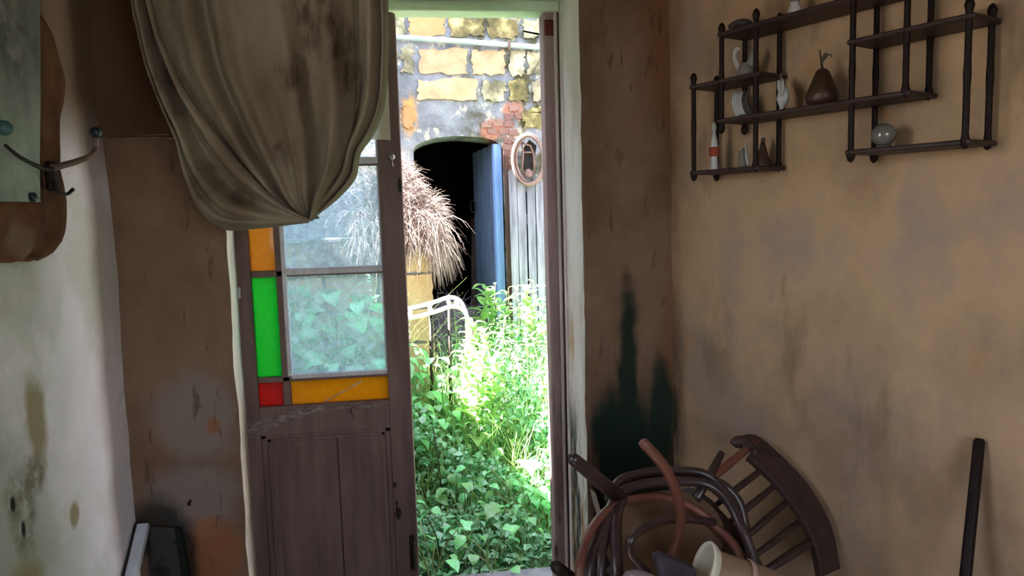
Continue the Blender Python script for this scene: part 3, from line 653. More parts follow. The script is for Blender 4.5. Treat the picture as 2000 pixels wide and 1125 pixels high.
bots = [V(p) for p in [(0.757, 1.856, 0.796), (0.779, 1.811, 0.759), (0.797, 1.772, 0.724), (0.821, 1.746, 0.685), (0.844, 1.721, 0.653), (0.876, 1.701, 0.628)]]
tops = [V(p) for p in [(0.983, 1.995, 0.862), (1.010, 1.962, 0.806), (1.034, 1.93, 0.768), (1.053, 1.895, 0.736), (1.075, 1.862, 0.687), (1.097, 1.828, 0.641)]]
# crest: a broad curved plank, its width follows the back's plane
def crest_mesh():
    P = []
    n = 6
    Q = [2 * crest[0] - crest[1]] + crest + [2 * crest[-1] - crest[-2]]
    for i in range(1, len(Q) - 2):
        for k in range(n):
            t = k / n; a, b, c, d = Q[i - 1:i + 3]
            P.append(0.5 * ((2 * b) + (c - a) * t + (2 * a - 5 * b + 4 * c - d) * t * t + (3 * b - a - 3 * c + d) * t ** 3))
    P.append(crest[-1])
    vs = []; fs = []
    for i, p in enumerate(P):
        t = (P[min(i + 1, len(P) - 1)] - P[max(i - 1, 0)]).normalized()
        wd = (V((-0.226, -0.153, -0.07)).normalized()); wd = (wd - t * wd.dot(t)).normalized(); th = t.cross(wd)
        w = 0.085 if i > 5 else 0.045 + 0.008 * i
        for a, b in ((-0.012, -1), (-0.012, 1), (w, 1), (w, -1)):
            vs.append(tuple(p + wd * a + th * (0.010 * b)))
    for i in range(len(P) - 1):
        for k in range(4):
            a = i * 4 + k; b = i * 4 + (k + 1) % 4; fs.append((a, b, b + 4, a + 4))
    fs.append((3, 2, 1, 0)); e = (len(P) - 1) * 4; fs.append((e, e + 1, e + 2, e + 3))
    mb = MB().add(vs, fs, False)
    return mb
co = part(ca, 'crest_rail', crest_mesh(), M_chair)
bv = co.modifiers.new('round', 'BEVEL'); bv.width = 0.005; bv.segments = 2
part(ca, 'scroll_end', MB().tube([crest[1] + V((0.0, -0.005, -0.008)), crest[0] + V((-0.002, -0.004, 0.0)), crest[0] + V((-0.016, -0.004, -0.010))], [0.020, 0.019, 0.012], 12, n=4), M_chair)
for i, (a, b) in enumerate(zip(bots, tops)):
    r = 0.011 if i in (0, 5) else 0.0085
    part(ca, 'spindle', MB().tube([a - (b - a) * 0.12, a.lerp(b, 0.35), a.lerp(b, 0.7), b], [r * 0.8, r * 1.15, r, r * 0.8], 10), M_redw if i == 0 else M_chair)
# seat: rounded slab hanging down behind the back edge
dn = V((-0.2, 0.64, -0.74)).normalized(); ax = (bots[5] - bots[0]); nrm = V((0.226, 0.153, 0.07)).normalized()
c0 = (bots[0] + bots[5]) / 2
poly = []
for k in range(20):
    a = 2 * PI * k / 20
    poly.append(c0 + ax * (0.66 * math.copysign(abs(math.cos(a)) ** 0.6, math.cos(a))) + dn * (0.13 + 0.16 * math.copysign(abs(math.sin(a)) ** 0.6, math.sin(a))) - nrm * 0.03)
part(ca, 'seat', MB().prism(poly, -nrm, 0.03), M_chair)
for i, (u, w) in enumerate(((-0.5, 0.03), (0.5, 0.03), (-0.45, 0.26), (0.45, 0.26))):
    p = c0 + ax * u + dn * w - nrm * 0.045
    L = 0.22 if i < 2 else 0.20
    part(ca, 'leg', MB().tube([p, p - nrm * (L * 0.5) + ax * (u * 0.1), p - nrm * L + ax * (u * 0.25)], [0.013, 0.015, 0.010], 10), M_chair)

cb = root('bentwood_chair', 'overturned bentwood chair with loose hoops in front of the mouldy pillar', 'chair', (0.56, 1.62, 0.42))
H1 = [(0.338, 1.47, 0.60), (0.351, 1.50, 0.758), (0.384, 1.55, 0.807), (0.433, 1.62, 0.846), (0.478, 1.68, 0.866), (0.559, 1.72, 0.867), (0.657, 1.75, 0.854), (0.732, 1.75, 0.838), (0.774, 1.72, 0.796), (0.789, 1.68, 0.744), (0.802, 1.65, 0.690), (0.804, 1.60, 0.60)]
H2 = [(0.318, 1.44, 0.64), (0.326, 1.47, 0.775), (0.348, 1.52, 0.813), (0.392, 1.58, 0.842), (0.457, 1.64, 0.854), (0.546, 1.70, 0.842), (0.618, 1.72, 0.822), (0.685, 1.72, 0.790), (0.731, 1.70, 0.747), (0.767, 1.66, 0.702), (0.77, 1.60, 0.62)]
H3 = [(0.47, 1.72, 0.85), (0.558, 1.80, 0.860), (0.683, 1.82, 0.852), (0.783, 1.82, 0.818), (0.831, 1.80, 0.773), (0.843, 1.78, 0.71), (0.845, 1.75, 0.62)]
part(cb, 'seat_hoop', MB().tube(H1, 0.0125, 10, n=5), M_bent)
part(cb, 'seat_hoop', MB().tube([V(p) + V((0.012, 0.05, 0.010)) for p in H1[3:]], 0.0115, 10, n=5), M_bent)
part(cb, 'stretcher_hoop', MB().tube(H2, 0.0105, 10, n=5), M_redw, 'red-brown stretcher hoop')
part(cb, 'back_hoop', MB().tube(H3, 0.012, 10, n=5), M_bent)
part(cb, 'leg', MB().tube([(0.330, 1.548, 1.010), (0.336, 1.553, 1.003), (0.393, 1.60, 0.943), (0.470, 1.66, 0.862)], [0.010, 0.0145, 0.0165, 0.018], 12), M_bent)
part(cb, 'leg', MB().tube([(0.405, 1.45, 0.55), (0.411, 1.48, 0.762), (0.428, 1.55, 0.815), (0.452, 1.62, 0.844), (0.480, 1.665, 0.858)], [0.012, 0.014, 0.014, 0.014, 0.014], 10, n=4), M_bent)
part(cb, 'leg', MB().tube([(0.36, 1.45, 0.55), (0.378, 1.50, 0.765), (0.405, 1.56, 0.812), (0.445, 1.63, 0.852)], [0.012, 0.012, 0.012, 0.012], 10, n=4), M_bent)
part(cb, 'back_rod', MB().tube([(0.478, 1.50, 1.048), (0.481, 1.50, 1.044), (0.528, 1.50, 0.985), (0.564, 1.52, 0.905), (0.579, 1.55, 0.826), (0.570, 1.58, 0.746), (0.555, 1.60, 0.66), (0.53, 1.60, 0.52)], [0.008, 0.0115, 0.0115, 0.0115, 0.011, 0.011, 0.011, 0.011], 12, n=5), M_redw, 'curved rod of the back standing free')
part(cb, 'inner_loop', MB().tube([(0.724, 1.70, 0.761), (0.607, 1.62, 0.814), (0.515, 1.55, 0.841), (0.452, 1.50, 0.836), (0.446, 1.50, 0.801), (0.468, 1.50, 0.770), (0.491, 1.50, 0.735), (0.51, 1.50, 0.60)], 0.0095, 10, n=5), M_bent)
# the plywood seat lies in the hoop
sc_, su, sv = V((0.60, 1.70, 0.735)), V((0.165, 0.03, -0.02)), V((0.02, 0.06, 0.095))
part(cb, 'seat_panel', MB().prism([sc_ + su * math.cos(k * PI / 14) + sv * math.sin(k * PI / 14) for k in range(28)], (0.0, 0.9, -0.4), 0.012), M_ply, 'brown plywood seat panel')
part(cb, 'leg', MB().tube([(0.276, 1.497, 0.792), (0.282, 1.503, 0.784), (0.341, 1.55, 0.715), (0.42, 1.62, 0.62), (0.50, 1.69, 0.52)], [0.009, 0.0135, 0.0145, 0.015, 0.016], 12), M_iron, 'dark leg with a rounded foot')
part(cb, 'leg', MB().tube([(0.70, 1.76, 0.80), (0.77, 1.83, 0.835), (0.83, 1.90, 0.865)], [0.013, 0.012, 0.010], 10), M_bent)

# enamel jug lying on the heap
pz = V((0.607, 1.447, 0.778)); pa = (V((0.90, 1.415, 0.645)) - pz).normalized()
Mp = Matrix.Translation(pz) @ pa.to_track_quat('Z', 'Y').to_matrix().to_4x4()
M_enam = mat('beige_enamel', [S(132, 106, 84), S(150, 122, 98)], 7, rough=0.45, spec=0.5)
jg = root('beige_jug', 'beige enamel jug with a white rim lying on the chair heap', 'jug', (0.75, 1.49, 0.66))
part(jg, 'body', MB().lathe([(0.044, 0.0), (0.041, 0.015), (0.042, 0.05), (0.045, 0.12), (0.046, 0.21), (0.043, 0.26), (0.030, 0.28), (0.002, 0.282)], 28, Mp, False), M_enam)
part(jg, 'rim', MB().lathe([(0.043, 0.004), (0.050, -0.006), (0.053, -0.014), (0.050, -0.018), (0.044, -0.010), (0.038, 0.02), (0.037, 0.20), (0.002, 0.205)], 28, Mp, False), mat('cream_enamel', [S(206, 198, 176), S(222, 214, 194)], 8, rough=0.4), 'cream rim and inside')
part(jg, 'band', MB().lathe([(0.0455, 0.075), (0.048, 0.079), (0.048, 0.084), (0.0455, 0.088)], 28, Mp, False), mat('pink_beige_band', [S(170, 138, 124)], 5), 'raised band round the jug')
hd = MB().tube([Mp @ V((-0.020, -0.034, 0.004)), Mp @ V((-0.030, -0.060, 0.012)), Mp @ V((-0.028, -0.066, 0.045)), Mp @ V((-0.018, -0.042, 0.07))], 0.0045, 8, n=5)
part(jg, 'handle', hd, mat('cream_handle', [S(200, 190, 168)], 5), 'cream handle')
ck = MB().prism([(0.478, 1.42, 0.823), (0.492, 1.42, 0.828), (0.530, 1.43, 0.808), (0.575, 1.45, 0.775), (0.585, 1.45, 0.72), (0.50, 1.42, 0.735)], (0.1, 1, -0.2), 0.045)
single('broken_seat_piece', ck, mat('purple_grey_wood', [S(58, 50, 60), S(76, 66, 78)], 10), 'purple-grey broken piece of wood lying in front of the jug', 'wood')
rk = MB().ball((0.437, 1.41, 0.775), 0.036, 9, 6, sc=(1.0, 0.8, 0.9))
rk.v = [tuple(V(v) + 0.010 * V((fbm(v[0] * 40, v[1] * 40, v[2] * 40), 0, fbm(v[2] * 40, v[0] * 40, 5)))) for v in rk.v]; rk.sm = [False] * len(rk.sm)
single('plaster_lump', rk, mat('grey_pink_plaster', [S(128, 114, 116), S(156, 140, 140)], 30), 'grey lump of fallen plaster beside the purple-grey wood', 'rubble')
cr = root('wooden_crate', 'wooden crate carrying the heap of broken chairs', 'crate', (0.62, 1.60, 0))
for z0 in (0.02, 0.15, 0.28): part(cr, 'board', MB().box((0.30, 1.36, z0), (0.80, 1.38, z0 + 0.115), 0.003), M_ply)
for x in (0.30, 0.78): part(cr, 'side', MB().box((x, 1.38, 0.0), (x + 0.02, 1.74, 0.40), 0.003), M_ply)
part(cr, 'back', MB().box((0.30, 1.74, 0.0), (0.80, 1.76, 0.40), 0.003), M_ply)
part(cr, 'lid', MB().box((0.29, 1.35, 0.40), (0.81, 1.77, 0.42), 0.003), M_ply)
# flakes fallen from the reveal, hanging loose at the foot of the pillar
fk = MB()
fk.prism([(0.572, 2.395, 0.60), (0.590, 2.39, 0.585), (0.604, 2.39, 0.53), (0.612, 2.39, 0.48), (0.596, 2.39, 0.50), (0.580, 2.392, 0.56)], (0, -1, 0), 0.012)
single('plaster_flake', fk, M_rev, 'loose pale plaster flake at the foot of the pillar edge', 'plaster')

# ------------------------------------------------------------------ the courtyard
M_earth = mat('grey_earth', [S(96, 88, 80), S(124, 116, 106)], 5, bump=0.6, bscale=18)
M_render = mat('grey_lime_render', [S(104, 106, 110), S(128, 130, 136), S(146, 148, 152)], 4, bump=0.7, bscale=16, bdist=0.03, masks=[
    (S(186, 180, 150), [('noise', 11, (1, 1, 0.7), 0.54, 0.64, (3, 0, 2)), ('axis', 0, 0.45, 0.75)]),
    (S(186, 180, 160), [('noise', 14, (1, 1, 0.7), 0.56, 0.64, (5, 0, 1)), ('const', 0.8)]),
    (S(74, 70, 46), [('noise', 5, (1, 1, 0.8), 0.47, 0.60, (1, 0, 6)), ('axis', 0, 0.3, 0.6)]),
    (S(70, 66, 48), [('axis', 2, 2.80, 2.95), ('noise', 6, (1, 1, 0.6), 0.42, 0.55, (8, 0, 0)), ('axis', 0, 0.3, 0.42)]),
    (S(168, 112, 92), [('blob', [((0.66, 5.6, 2.16), (0.12, 0.8, 0.10)), ((0.80, 5.6, 2.30), (0.09, 0.8, 0.09)), ((0.76, 5.6, 2.0), (0.06, 0.8, 0.30))], 1.4), ('noise', 9, (1, 1, 1), 0.36, 0.5)]),
    (S(196, 150, 84), [('blob', [((0.03, 5.6, 2.28), (0.07, 0.8, 0.18))], 1.5), ('noise', 9, (1, 1, 1), 0.36, 0.55)])])
M_tuff = mat('yellow_tuff', [S(172, 138, 104), S(186, 154, 118), S(194, 166, 132)], 7, bump=0.5, bscale=40, rnd=0.05)
M_otuff = mat('orange_tuff', [S(176, 124, 80), S(192, 142, 98)], 7, bump=0.5, bscale=40)
M_moss = mat('mossy_tuff', [S(66, 62, 40), S(112, 100, 64), S(186, 170, 118)], 7, bump=0.8, bscale=30, rnd=0.1)
M_ptuff = mat('pale_lichened_tuff', [S(98, 94, 72), S(152, 144, 116), S(188, 180, 154)], 8, bump=0.8, bscale=30, rnd=0.1)
M_brick = mat('old_red_brick', [S(124, 92, 82), S(150, 116, 104)], 9, bump=0.5, rnd=0.1)
M_grey_plank = mat('silvered_plank', [S(104, 103, 116), S(134, 133, 146), S(156, 155, 168)], 6, (6, 6, 0.5), bump=0.5, bscale=16, bstretch=(8, 8, 0.5), rnd=0.08)
M_blue = mat('faded_blue_paint', [S(76, 90, 118), S(94, 108, 136), S(104, 119, 146)], 6, (4, 4, 0.5), rough=0.7, bump=0.3, bscale=20, bstretch=(6, 6, 0.5))
M_bluel = mat('light_blue_paint', [S(116, 146, 206), S(136, 166, 220)], 6, (4, 4, 0.5), rough=0.7)
M_hay = mat('dry_hay', [S(132, 112, 106), S(164, 146, 140)], 9, rough=0.9, bump=0, trans=0.25)
M_hayd = mat('hay_core', [S(92, 76, 70), S(124, 106, 98)], 14, bump=0.8, bscale=30)
M_whitem = mat('white_enamelled_tube', [S(226, 226, 228), S(238, 238, 240)], 20, rough=0.4, bump=0.1)
M_darkin = mat('store_shade_and_plate', [S(30, 26, 26), S(42, 36, 36)], 4)  # the store's gloom put into the colour; also used for the lantern plate

struct('ground', MB().grid(30, 30, lambda a, b: (-12 + 24 * a, 2.86 + 14 * b, -0.06 + 0.02 * fbm(a * 30, b * 20))).box((-12, -12, -0.4), (-3.3, 2.86, -0.1)).box((3.2, -12, -0.4), (12, 2.86, -0.1)), M_earth)
YF = 5.60
outl = [(-3.0, -0.1), (0.045, -0.1), (0.05, 2.03), (0.075, 2.062), (0.13, 2.088), (0.214, 2.110), (0.32, 2.121), (0.405, 2.122), (0.52, 2.112), (0.634, 2.094), (0.70, 2.055), (0.718, 2.02), (0.718, -0.1),
        (0.80, -0.1), (0.80, 1.70), (1.30, 1.70), (1.30, -0.1), (4.5, -0.1), (4.5, 4.2), (-3.0, 4.2)]
wc = struct('wall_courtyard', MB().prism([(x, YF, z) for x, z in outl], (0, 1, 0), 0.40), M_render)
def ragged(x0, x1, z0, z1, y, jit, n=7):
    pts = []
    for (ax, az), (bx, bz) in (((x0, z0), (x1, z0)), ((x1, z0), (x1, z1)), ((x1, z1), (x0, z1)), ((x0, z1), (x0, z0))):
        for k in range(n):
            t = k / n; q = 0.3 if k == 0 else 1.0
            pts.append((ax + (bx - ax) * t + random.uniform(-jit, jit) * q, y, az + (bz - az) * t + random.uniform(-jit, jit) * q))
    return pts
def block(parent, x0, x1, z0, z1, m, y=YF, jit=0.012, proud=0.014, name='stone_block'):
    y -= proud * random.uniform(0.7, 1.2)
    return part(parent, name, MB().prism(ragged(x0, x1, z0, z1, y, jit), (0, 1, 0), 0.06), m)
rows = [  # (z0, z1, [(x0, x1, material)])
    (3.02, 3.18, [(-0.30, 0.02, M_ptuff), (0.05, 0.36, M_moss), (0.40, 0.70, M_moss), (0.74, 1.05, M_ptuff), (1.09, 1.4, M_moss)]),
    (2.845, 2.975, [(-0.32, 0.02, M_ptuff), (0.055, 0.31, M_otuff), (0.35, 0.60, M_moss), (0.64, 0.86, M_moss), (0.89, 1.10, M_ptuff), (1.14, 1.45, M_ptuff)]),
    (2.572, 2.748, [(-0.40, -0.04, M_ptuff), (-0.01, 0.075, M_ptuff), (0.122, 0.466, M_tuff), (0.503, 0.745, M_tuff), (0.79, 0.90, M_ptuff), (0.92, 1.06, M_ptuff), (1.1, 1.4, M_moss)]),
    (2.378, 2.528, [(-0.42, -0.06, M_ptuff), (0.102, 0.540, M_tuff), (0.585, 0.745, M_ptuff), (0.78, 0.92, M_moss), (0.95, 1.08, M_ptuff), (1.12, 1.5, M_moss)]),
    (2.18, 2.33, [(-0.40, -0.05, M_tuff), (-0.02, 0.06, M_otuff), (0.88, 1.02, M_moss), (1.06, 1.4, M_ptuff)]),
]
for z0, z1, bl in rows:
    for x0, x1, m in bl:
        tl = -0.018 * (x0 + x1) / 2           # the courses sag slightly towards the gate
        block(wc, x0, x1, z0 + tl + 0.008, z1 + tl + 0.008, m, jit=0.015 if m in (M_tuff, M_otuff) else 0.017)
for i, (x, z) in enumerate([(0.60, 2.20), (0.685, 2.21), (0.77, 2.205), (0.64, 2.155), (0.73, 2.15), (0.80, 2.14), (0.77, 2.26), (0.85, 2.265), (0.81, 2.32), (0.765, 2.085), (0.76, 2.03), (0.765, 1.975), (0.76, 1.92), (0.765, 1.865)]):
    block(wc, x - 0.036, x + 0.036, z - 0.021, z + 0.021, M_brick, jit=0.006, proud=0.008, name='brick')
# the dark store behind the arch
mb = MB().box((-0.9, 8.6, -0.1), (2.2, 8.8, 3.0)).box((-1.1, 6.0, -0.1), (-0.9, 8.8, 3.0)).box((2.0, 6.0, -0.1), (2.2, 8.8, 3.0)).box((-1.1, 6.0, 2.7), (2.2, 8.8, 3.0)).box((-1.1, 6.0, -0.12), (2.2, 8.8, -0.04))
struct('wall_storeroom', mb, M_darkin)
pp = root('wall_pipe', 'pale grey pipe running across the courtyard wall above the yellow blocks', 'pipe', (0.5, 5.55, 2.75))
part(pp, 'tube', MB().tube([(-1.5, 5.55, 2.845), (-0.04, 5.55, 2.826), (0.5, 5.55, 2.792), (1.05, 5.55, 2.752), (2.5, 5.55, 2.70)], 0.020, 10), mat('pale_blue_grey_pipe', [S(150, 168, 172), S(172, 188, 190)], 12, rough=0.5))
for x, z in ((-0.6, 2.834), (0.78, 2.771)): part(pp, 'clip', MB().box((x - 0.012, 5.53, z - 0.03), (x + 0.012, 5.60, z + 0.028), 0.003), M_rust)
# blue door leaf standing ajar in the arch
bl = root('blue_door', 'faded blue plank door leaf standing ajar inside the stone arch', 'door', (0.62, 5.9, -0.05))
hx, fx = V((0.668, 5.66, 0)), V((0.556, 6.20, 0))
dd = (fx - hx).normalized(); dn_ = V((dd.y, -dd.x, 0))
def leafboard(a, b, z0, z1, t0, t1):
    P = [hx + dd * a + dn_ * t0, hx + dd * b + dn_ * t0, hx + dd * b + dn_ * t1, hx + dd * a + dn_ * t1]
    return MB().prism([(p.x, p.y, z0) for p in P], (0, 0, 1), z1 - z0)
for k in range(4): part(bl, 'plank', leafboard(0.002 + k * 0.137, 0.136 + k * 0.137, -0.02, 2.06 - 0.006 * k, -0.018, 0.018), M_blue)
for z in (0.35, 1.0, 1.75): part(bl, 'batten', leafboard(0.03, 0.52, z, z + 0.09, 0.018, 0.038), M_blue)
part(bl, 'edge_strip', leafboard(-0.050, -0.004, -0.02, 2.06, -0.03, 0.03), M_bluel, 'lighter blue hanging edge')
rg = MB().tube([fx + V((-0.030, -0.06, 1.60 + 0.0)) + V((0.022 * math.sin(a), 0, 0.05 * math.cos(a))) for a in [k * PI / 6 for k in range(13)]], 0.005, 6, cap=False)
part(bl, 'pull_ring', rg, M_iron, 'iron pull ring')
single('door_post', MB().box((0.722, 5.54, -0.06), (0.752, 5.62, 1.97), 0.005), mat('brown_post', [S(74, 54, 46), S(96, 72, 60)], 7, (3, 3, 0.4)), 'slim brown wooden post between the arch and the plank gate', 'post')
single('leaning_board', MB().prism([(0.50, 6.7, -0.05), (0.64, 6.7, -0.05), (0.655, 7.05, 1.50), (0.585, 7.05, 1.50)], (0, 1, -0.2), 0.03), mat('dull_board', [S(96, 80, 76), S(120, 102, 96)], 5), 'dull grey-brown board leaning in the dark behind the blue door', 'board')
# plank gate
gt = root('plank_gate', 'silvered vertical plank gate beside the stone arch', 'gate', (1.0, 5.48, -0.06))
xx = 0.742
for k, (w, top) in enumerate(((0.052, 1.86), (0.058, 1.775), (0.056, 1.76), (0.060, 1.755), (0.056, 1.77), (0.060, 1.75), (0.056, 1.77), (0.058, 1.74), (0.06, 1.76))):
    gap = (0.008, 0.014, 0.010, 0.012, 0.010, 0.012, 0.01, 0.01, 0.01)[k]
    part(gt, 'plank', MB().prism([(xx, 5.47, -0.06), (xx + w, 5.47, -0.06), (xx + w + random.uniform(-.004, .004), 5.47, top - random.uniform(0, .02)), (xx + w * 0.5, 5.47, top + 0.006), (xx + random.uniform(-.003, .003), 5.47, top - random.uniform(0, .02))], (0, 1, 0), 0.022), M_grey_plank)
    xx += w + gap
for z in (0.4, 1.45): part(gt, 'cross_rail', MB().box((0.742, 5.493, z), (1.34, 5.515, z + 0.08), 0.003), M_grey_plank)
# coil of hose hung at the top of the gate
ch = root('hose_coil', 'coil of pinkish hose hung above the plank gate', 'hose', (0.885, 5.44, 1.74))
for k, (dx, dz, rx, rz, y) in enumerate(((0, 0, 0.120, 0.186, 5.438), (0.012, 0.004, 0.104, 0.170, 5.448), (-0.006, -0.003, 0.112, 0.176, 5.424))):
    part(ch, 'loop', MB().tube([(0.885 + dx + rx * math.cos(a), y + 0.006 * math.sin(3 * a), 1.926 + dz + rz * math.sin(a)) for a in [i * PI / 20 for i in range(41)]], 0.0105, 8, cap=False),
         mat('pink_brown_hose', [S(116, 92, 88), S(142, 118, 112)], 12, rough=0.6) if k == 0 else bpy.data.materials['pink_brown_hose'])
wf = root('wire_frame', 'rusty wire lantern frame hanging inside the hose coil', 'frame', (0.89, 5.44, 1.80))
fm = MB()
for a, b in (((0.835, 1.83), (0.85, 1.98)), ((0.935, 1.83), (0.925, 1.98)), ((0.85, 1.98), (0.925, 1.98)), ((0.835, 1.83), (0.935, 1.83)), ((0.85, 1.98), (0.84, 2.05)), ((0.925, 1.98), (0.90, 2.03)), ((0.84, 2.05), (0.90, 2.03))):
    fm.tube([(a[0], 5.452, a[1]), (b[0], 5.452, b[1])], 0.007, 6)
M_rusty = mat('rusty_wire', [S(112, 84, 78), S(140, 110, 102)], 12)
part(wf, 'wire', fm, M_rusty)
part(wf, 'socket', MB().lathe([(0.03, 1.80), (0.034, 1.815), (0.025, 1.84), (0.012, 1.86)], 10, Matrix.Translation((0.885, 5.452, 0))), M_rusty)
part(wf, 'back_plate', MB().prism([(0.84, 5.475, 1.86), (0.92, 5.475, 1.85), (0.955, 5.475, 2.03), (0.90, 5.475, 2.075), (0.845, 5.475, 2.0)], (0, 1, 0), 0.01), M_darkin, 'dark plate behind the wires')
# low wall of tuff blocks with boards and hay
lw = struct('wall_manger', MB().box((-2.2, 4.83, -0.06), (0.105, 5.1, 1.385)), M_render)
for r_, z0 in enumerate((-0.05, 0.24, 0.49, 0.72, 0.945, 1.175)):
    z1 = (0.23, 0.48, 0.71, 0.935, 1.165, 1.385)[r_]
    x = 0.128
    while x > -1.3:
        w = random.uniform(0.26, 0.38) if x < 0.12 else (0.17 if r_ % 2 else 0.34)
        block(lw, x - w, x, z0 + 0.006, z1 - 0.004, M_tuff, y=4.83, jit=0.006, proud=0.02)
        x -= w + 0.018
part(lw, 'coping', MB().box((-1.4, 4.79, 1.39), (0.14, 5.1, 1.415), 0.006), mat('pale_blue_coping', [S(176, 186, 196), S(196, 206, 214)], 8), 'pale coping along the wall top')
mg = root('manger_boards', 'grey-blue horizontal boards along the top of the tuff wall', 'boards', (-0.8, 4.72, 1.415))
for k, z in enumerate((1.418, 1.492, 1.566, 1.64)):
    part(mg, 'board', MB().box((-1.40, 4.745 + 0.004 * (k % 2), z), (-0.28, 4.77, z + 0.070), 0.003), M_grey_plank)
for x in (-1.2, -0.36): part(mg, 'upright', MB().box((x, 4.771, 1.416), (x + 0.05, 4.80, 1.72), 0.003), M_grey_plank)
# hay heap
def strands(mb, n, src, lmin, lmax, wd, down, spread):
    for i in range(n):
        p, d = src()
        L = random.uniform(lmin, lmax); q = V((random.gauss(0, 1), random.gauss(0, 1), random.gauss(0, 1))).normalized()
        d = (d * 0.6 + q * spread).normalized(); w = d.cross(V((random.gauss(0, 1), random.gauss(0, 1), 0.2))).normalized() * wd * random.uniform(0.6, 1.3)
        b = len(mb.v); pts = []; x = V(p)
        for k in range(4):
            pts.append(x.copy()); x = x + d * (L / 3); d = (d + V((0, 0, -down))).normalized()
        for k, c in enumerate(pts):
            t = 1 - 0.25 * k
            mb.v.append(tuple(c - w * t)); mb.v.append(tuple(c + w * t))
        for k in range(3):
            mb.f.append((b + 2 * k, b + 2 * k + 1, b + 2 * k + 3, b + 2 * k + 2)); mb.sm.append(False)
hy = root('hay_heap', 'big heap of pale dry hay spilling over the tuff wall', 'hay', (-0.2, 4.95, 1.42))
EL = [((-0.30, 5.02, 1.62), (0.34, 0.27, 0.44)), ((-0.06, 4.98, 1.60), (0.15, 0.24, 0.27)), ((0.085, 4.96, 1.53), (0.115, 0.2, 0.13))]
core = MB()
for c, r in EL:
    core.lathe([(max(1e-3, math.sin(PI * i / 8)), -math.cos(PI * i / 8)) for i in range(9)], 14, Matrix.Translation(c) @ Matrix.Diagonal((r[0] * 0.94, r[1] * 0.94, r[2] * 0.94, 1)), False)
part(hy, 'core', core, M_hayd)
def src():
    while True:
        c, r = random.choices(EL, (5, 3, 2.2))[0]
        q = V((random.gauss(0, 1), random.gauss(0, 1), random.gauss(0, 1))).normalized()
        if q.y > 0.35: continue
        p = V((c[0] + q.x * r[0], c[1] + q.y * r[1], c[2] + q.z * r[2]))
        if p.z < 1.42 and p.y > 4.8: p.y = 4.78
        return p, V((q.x, q.y - 0.2, q.z * 0.4))
sm_ = MB(); strands(sm_, 7000, src, 0.05, 0.14, 0.0022, 0.45, 0.9)
def src2():
    x = random.uniform(-0.34, 0.22); return V((x, random.uniform(4.74, 4.80), random.uniform(1.36, 1.58) - max(0, x) * 0.2)), V((random.uniform(-.2, .4), -0.5, -0.3))
strands(sm_, 1300, src2, 0.10, 0.30, 0.0022, 0.7, 0.35)
def src3():
    return V((random.uniform(0.10, 0.185), random.uniform(4.72, 4.95), random.uniform(1.36, 1.52))), V((0.3, -0.2, -0.8))
strands(sm_, 500, src3, 0.15, 0.34, 0.0024, 0.8, 0.25)
part(hy, 'strands', sm_, M_hay, kind='stuff')
# brushwood on the store's threshold
bw = root('brushwood', 'grey-purple heap of brushwood on the threshold of the stone arch', 'brushwood', (0.3, 5.75, -0.05))
part(bw, 'core', MB().lathe([(max(1e-3, math.sin(PI * i / 8)), -math.cos(PI * i / 8)) for i in range(9)], 12, Matrix.Translation((0.28, 5.80, 0.40)) @ Matrix.Diagonal((0.26, 0.2, 0.52, 1)), False), mat('purple_brush_core', [S(70, 62, 70), S(92, 82, 92)], 14))
sm2 = MB()
def src4():
    a = random.uniform(0, 2 * PI); r = random.uniform(0, 1) ** 0.5
    return V((0.29 + 0.24 * r * math.cos(a), 5.80 + 0.2 * r * math.sin(a), random.uniform(0.6, 0.92) - 0.2 * r)), V((math.cos(a) * .4, -0.4, 0.6))
strands(sm2, 900, src4, 0.08, 0.22, 0.003, 0.35, 0.9)
part(bw, 'twigs', sm2, mat('purple_grey_twig', [S(118, 104, 118), S(150, 138, 150)], 12), kind='stuff')
# unseen wall added to throw shade over the near side of the yard
A_, B_ = V((-2.0, 5.58, 0)), V((-1.40, 2.90, 0))
dA = (B_ - A_).normalized(); nA = V((dA.y, -dA.x, 0))
struct('wall_sun_blocker', MB().prism([(A_.x, A_.y, -0.1), (B_.x, B_.y, -0.1), (B_.x, B_.y, SUN_BLOCKER_H), (A_.x, A_.y, SUN_BLOCKER_H)], -nA if nA.x > 0 else nA, 0.25), M_render)
# white bent-tube bench
bn = root('tube_bench', 'white bent-tube bench end sticking out of the weeds by the hay', 'bench', (0.0, 4.42, -0.06))
def railp(y, dz): return [(-0.16, y, -0.05), (-0.158, y, 0.80 + dz), (-0.14, y, 0.93 + dz), (-0.10, y, 0.953 + dz), (-0.02, y, 0.955 + dz), (0.12, y, 0.985 + dz), (0.215, y, 1.012 + dz), (0.275, y, 0.998 + dz), (0.312, y, 0.94 + dz), (0.328, y, 0.80 + dz), (0.335, y, -0.05)]
part(bn, 'rail', MB().tube(railp(4.30, -0.005), 0.0125, 10, n=5), M_whitem)
part(bn, 'rail', MB().tube(railp(4.56, 0.020), 0.0125, 10, n=5), M_whitem)
for k, (x, z) in enumerate(((0.215, 1.012), (0.262, 1.004), (0.10, 0.98), (-0.02, 0.958), (-0.09, 0.955))):
    part(bn, 'slat', MB().box((x - 0.012, 4.31, z - 0.005), (x + 0.012, 4.56, z + 0.005), 0.003), M_whitem)
for x, y in ((0.10, 4.32), (0.22, 4.54)): part(bn, 'leg', MB().tube([(x, y, 0.975), (x - 0.01, y, 0.5), (x - 0.02, y, -0.05)], 0.012, 8), M_iron, 'dark inner leg')

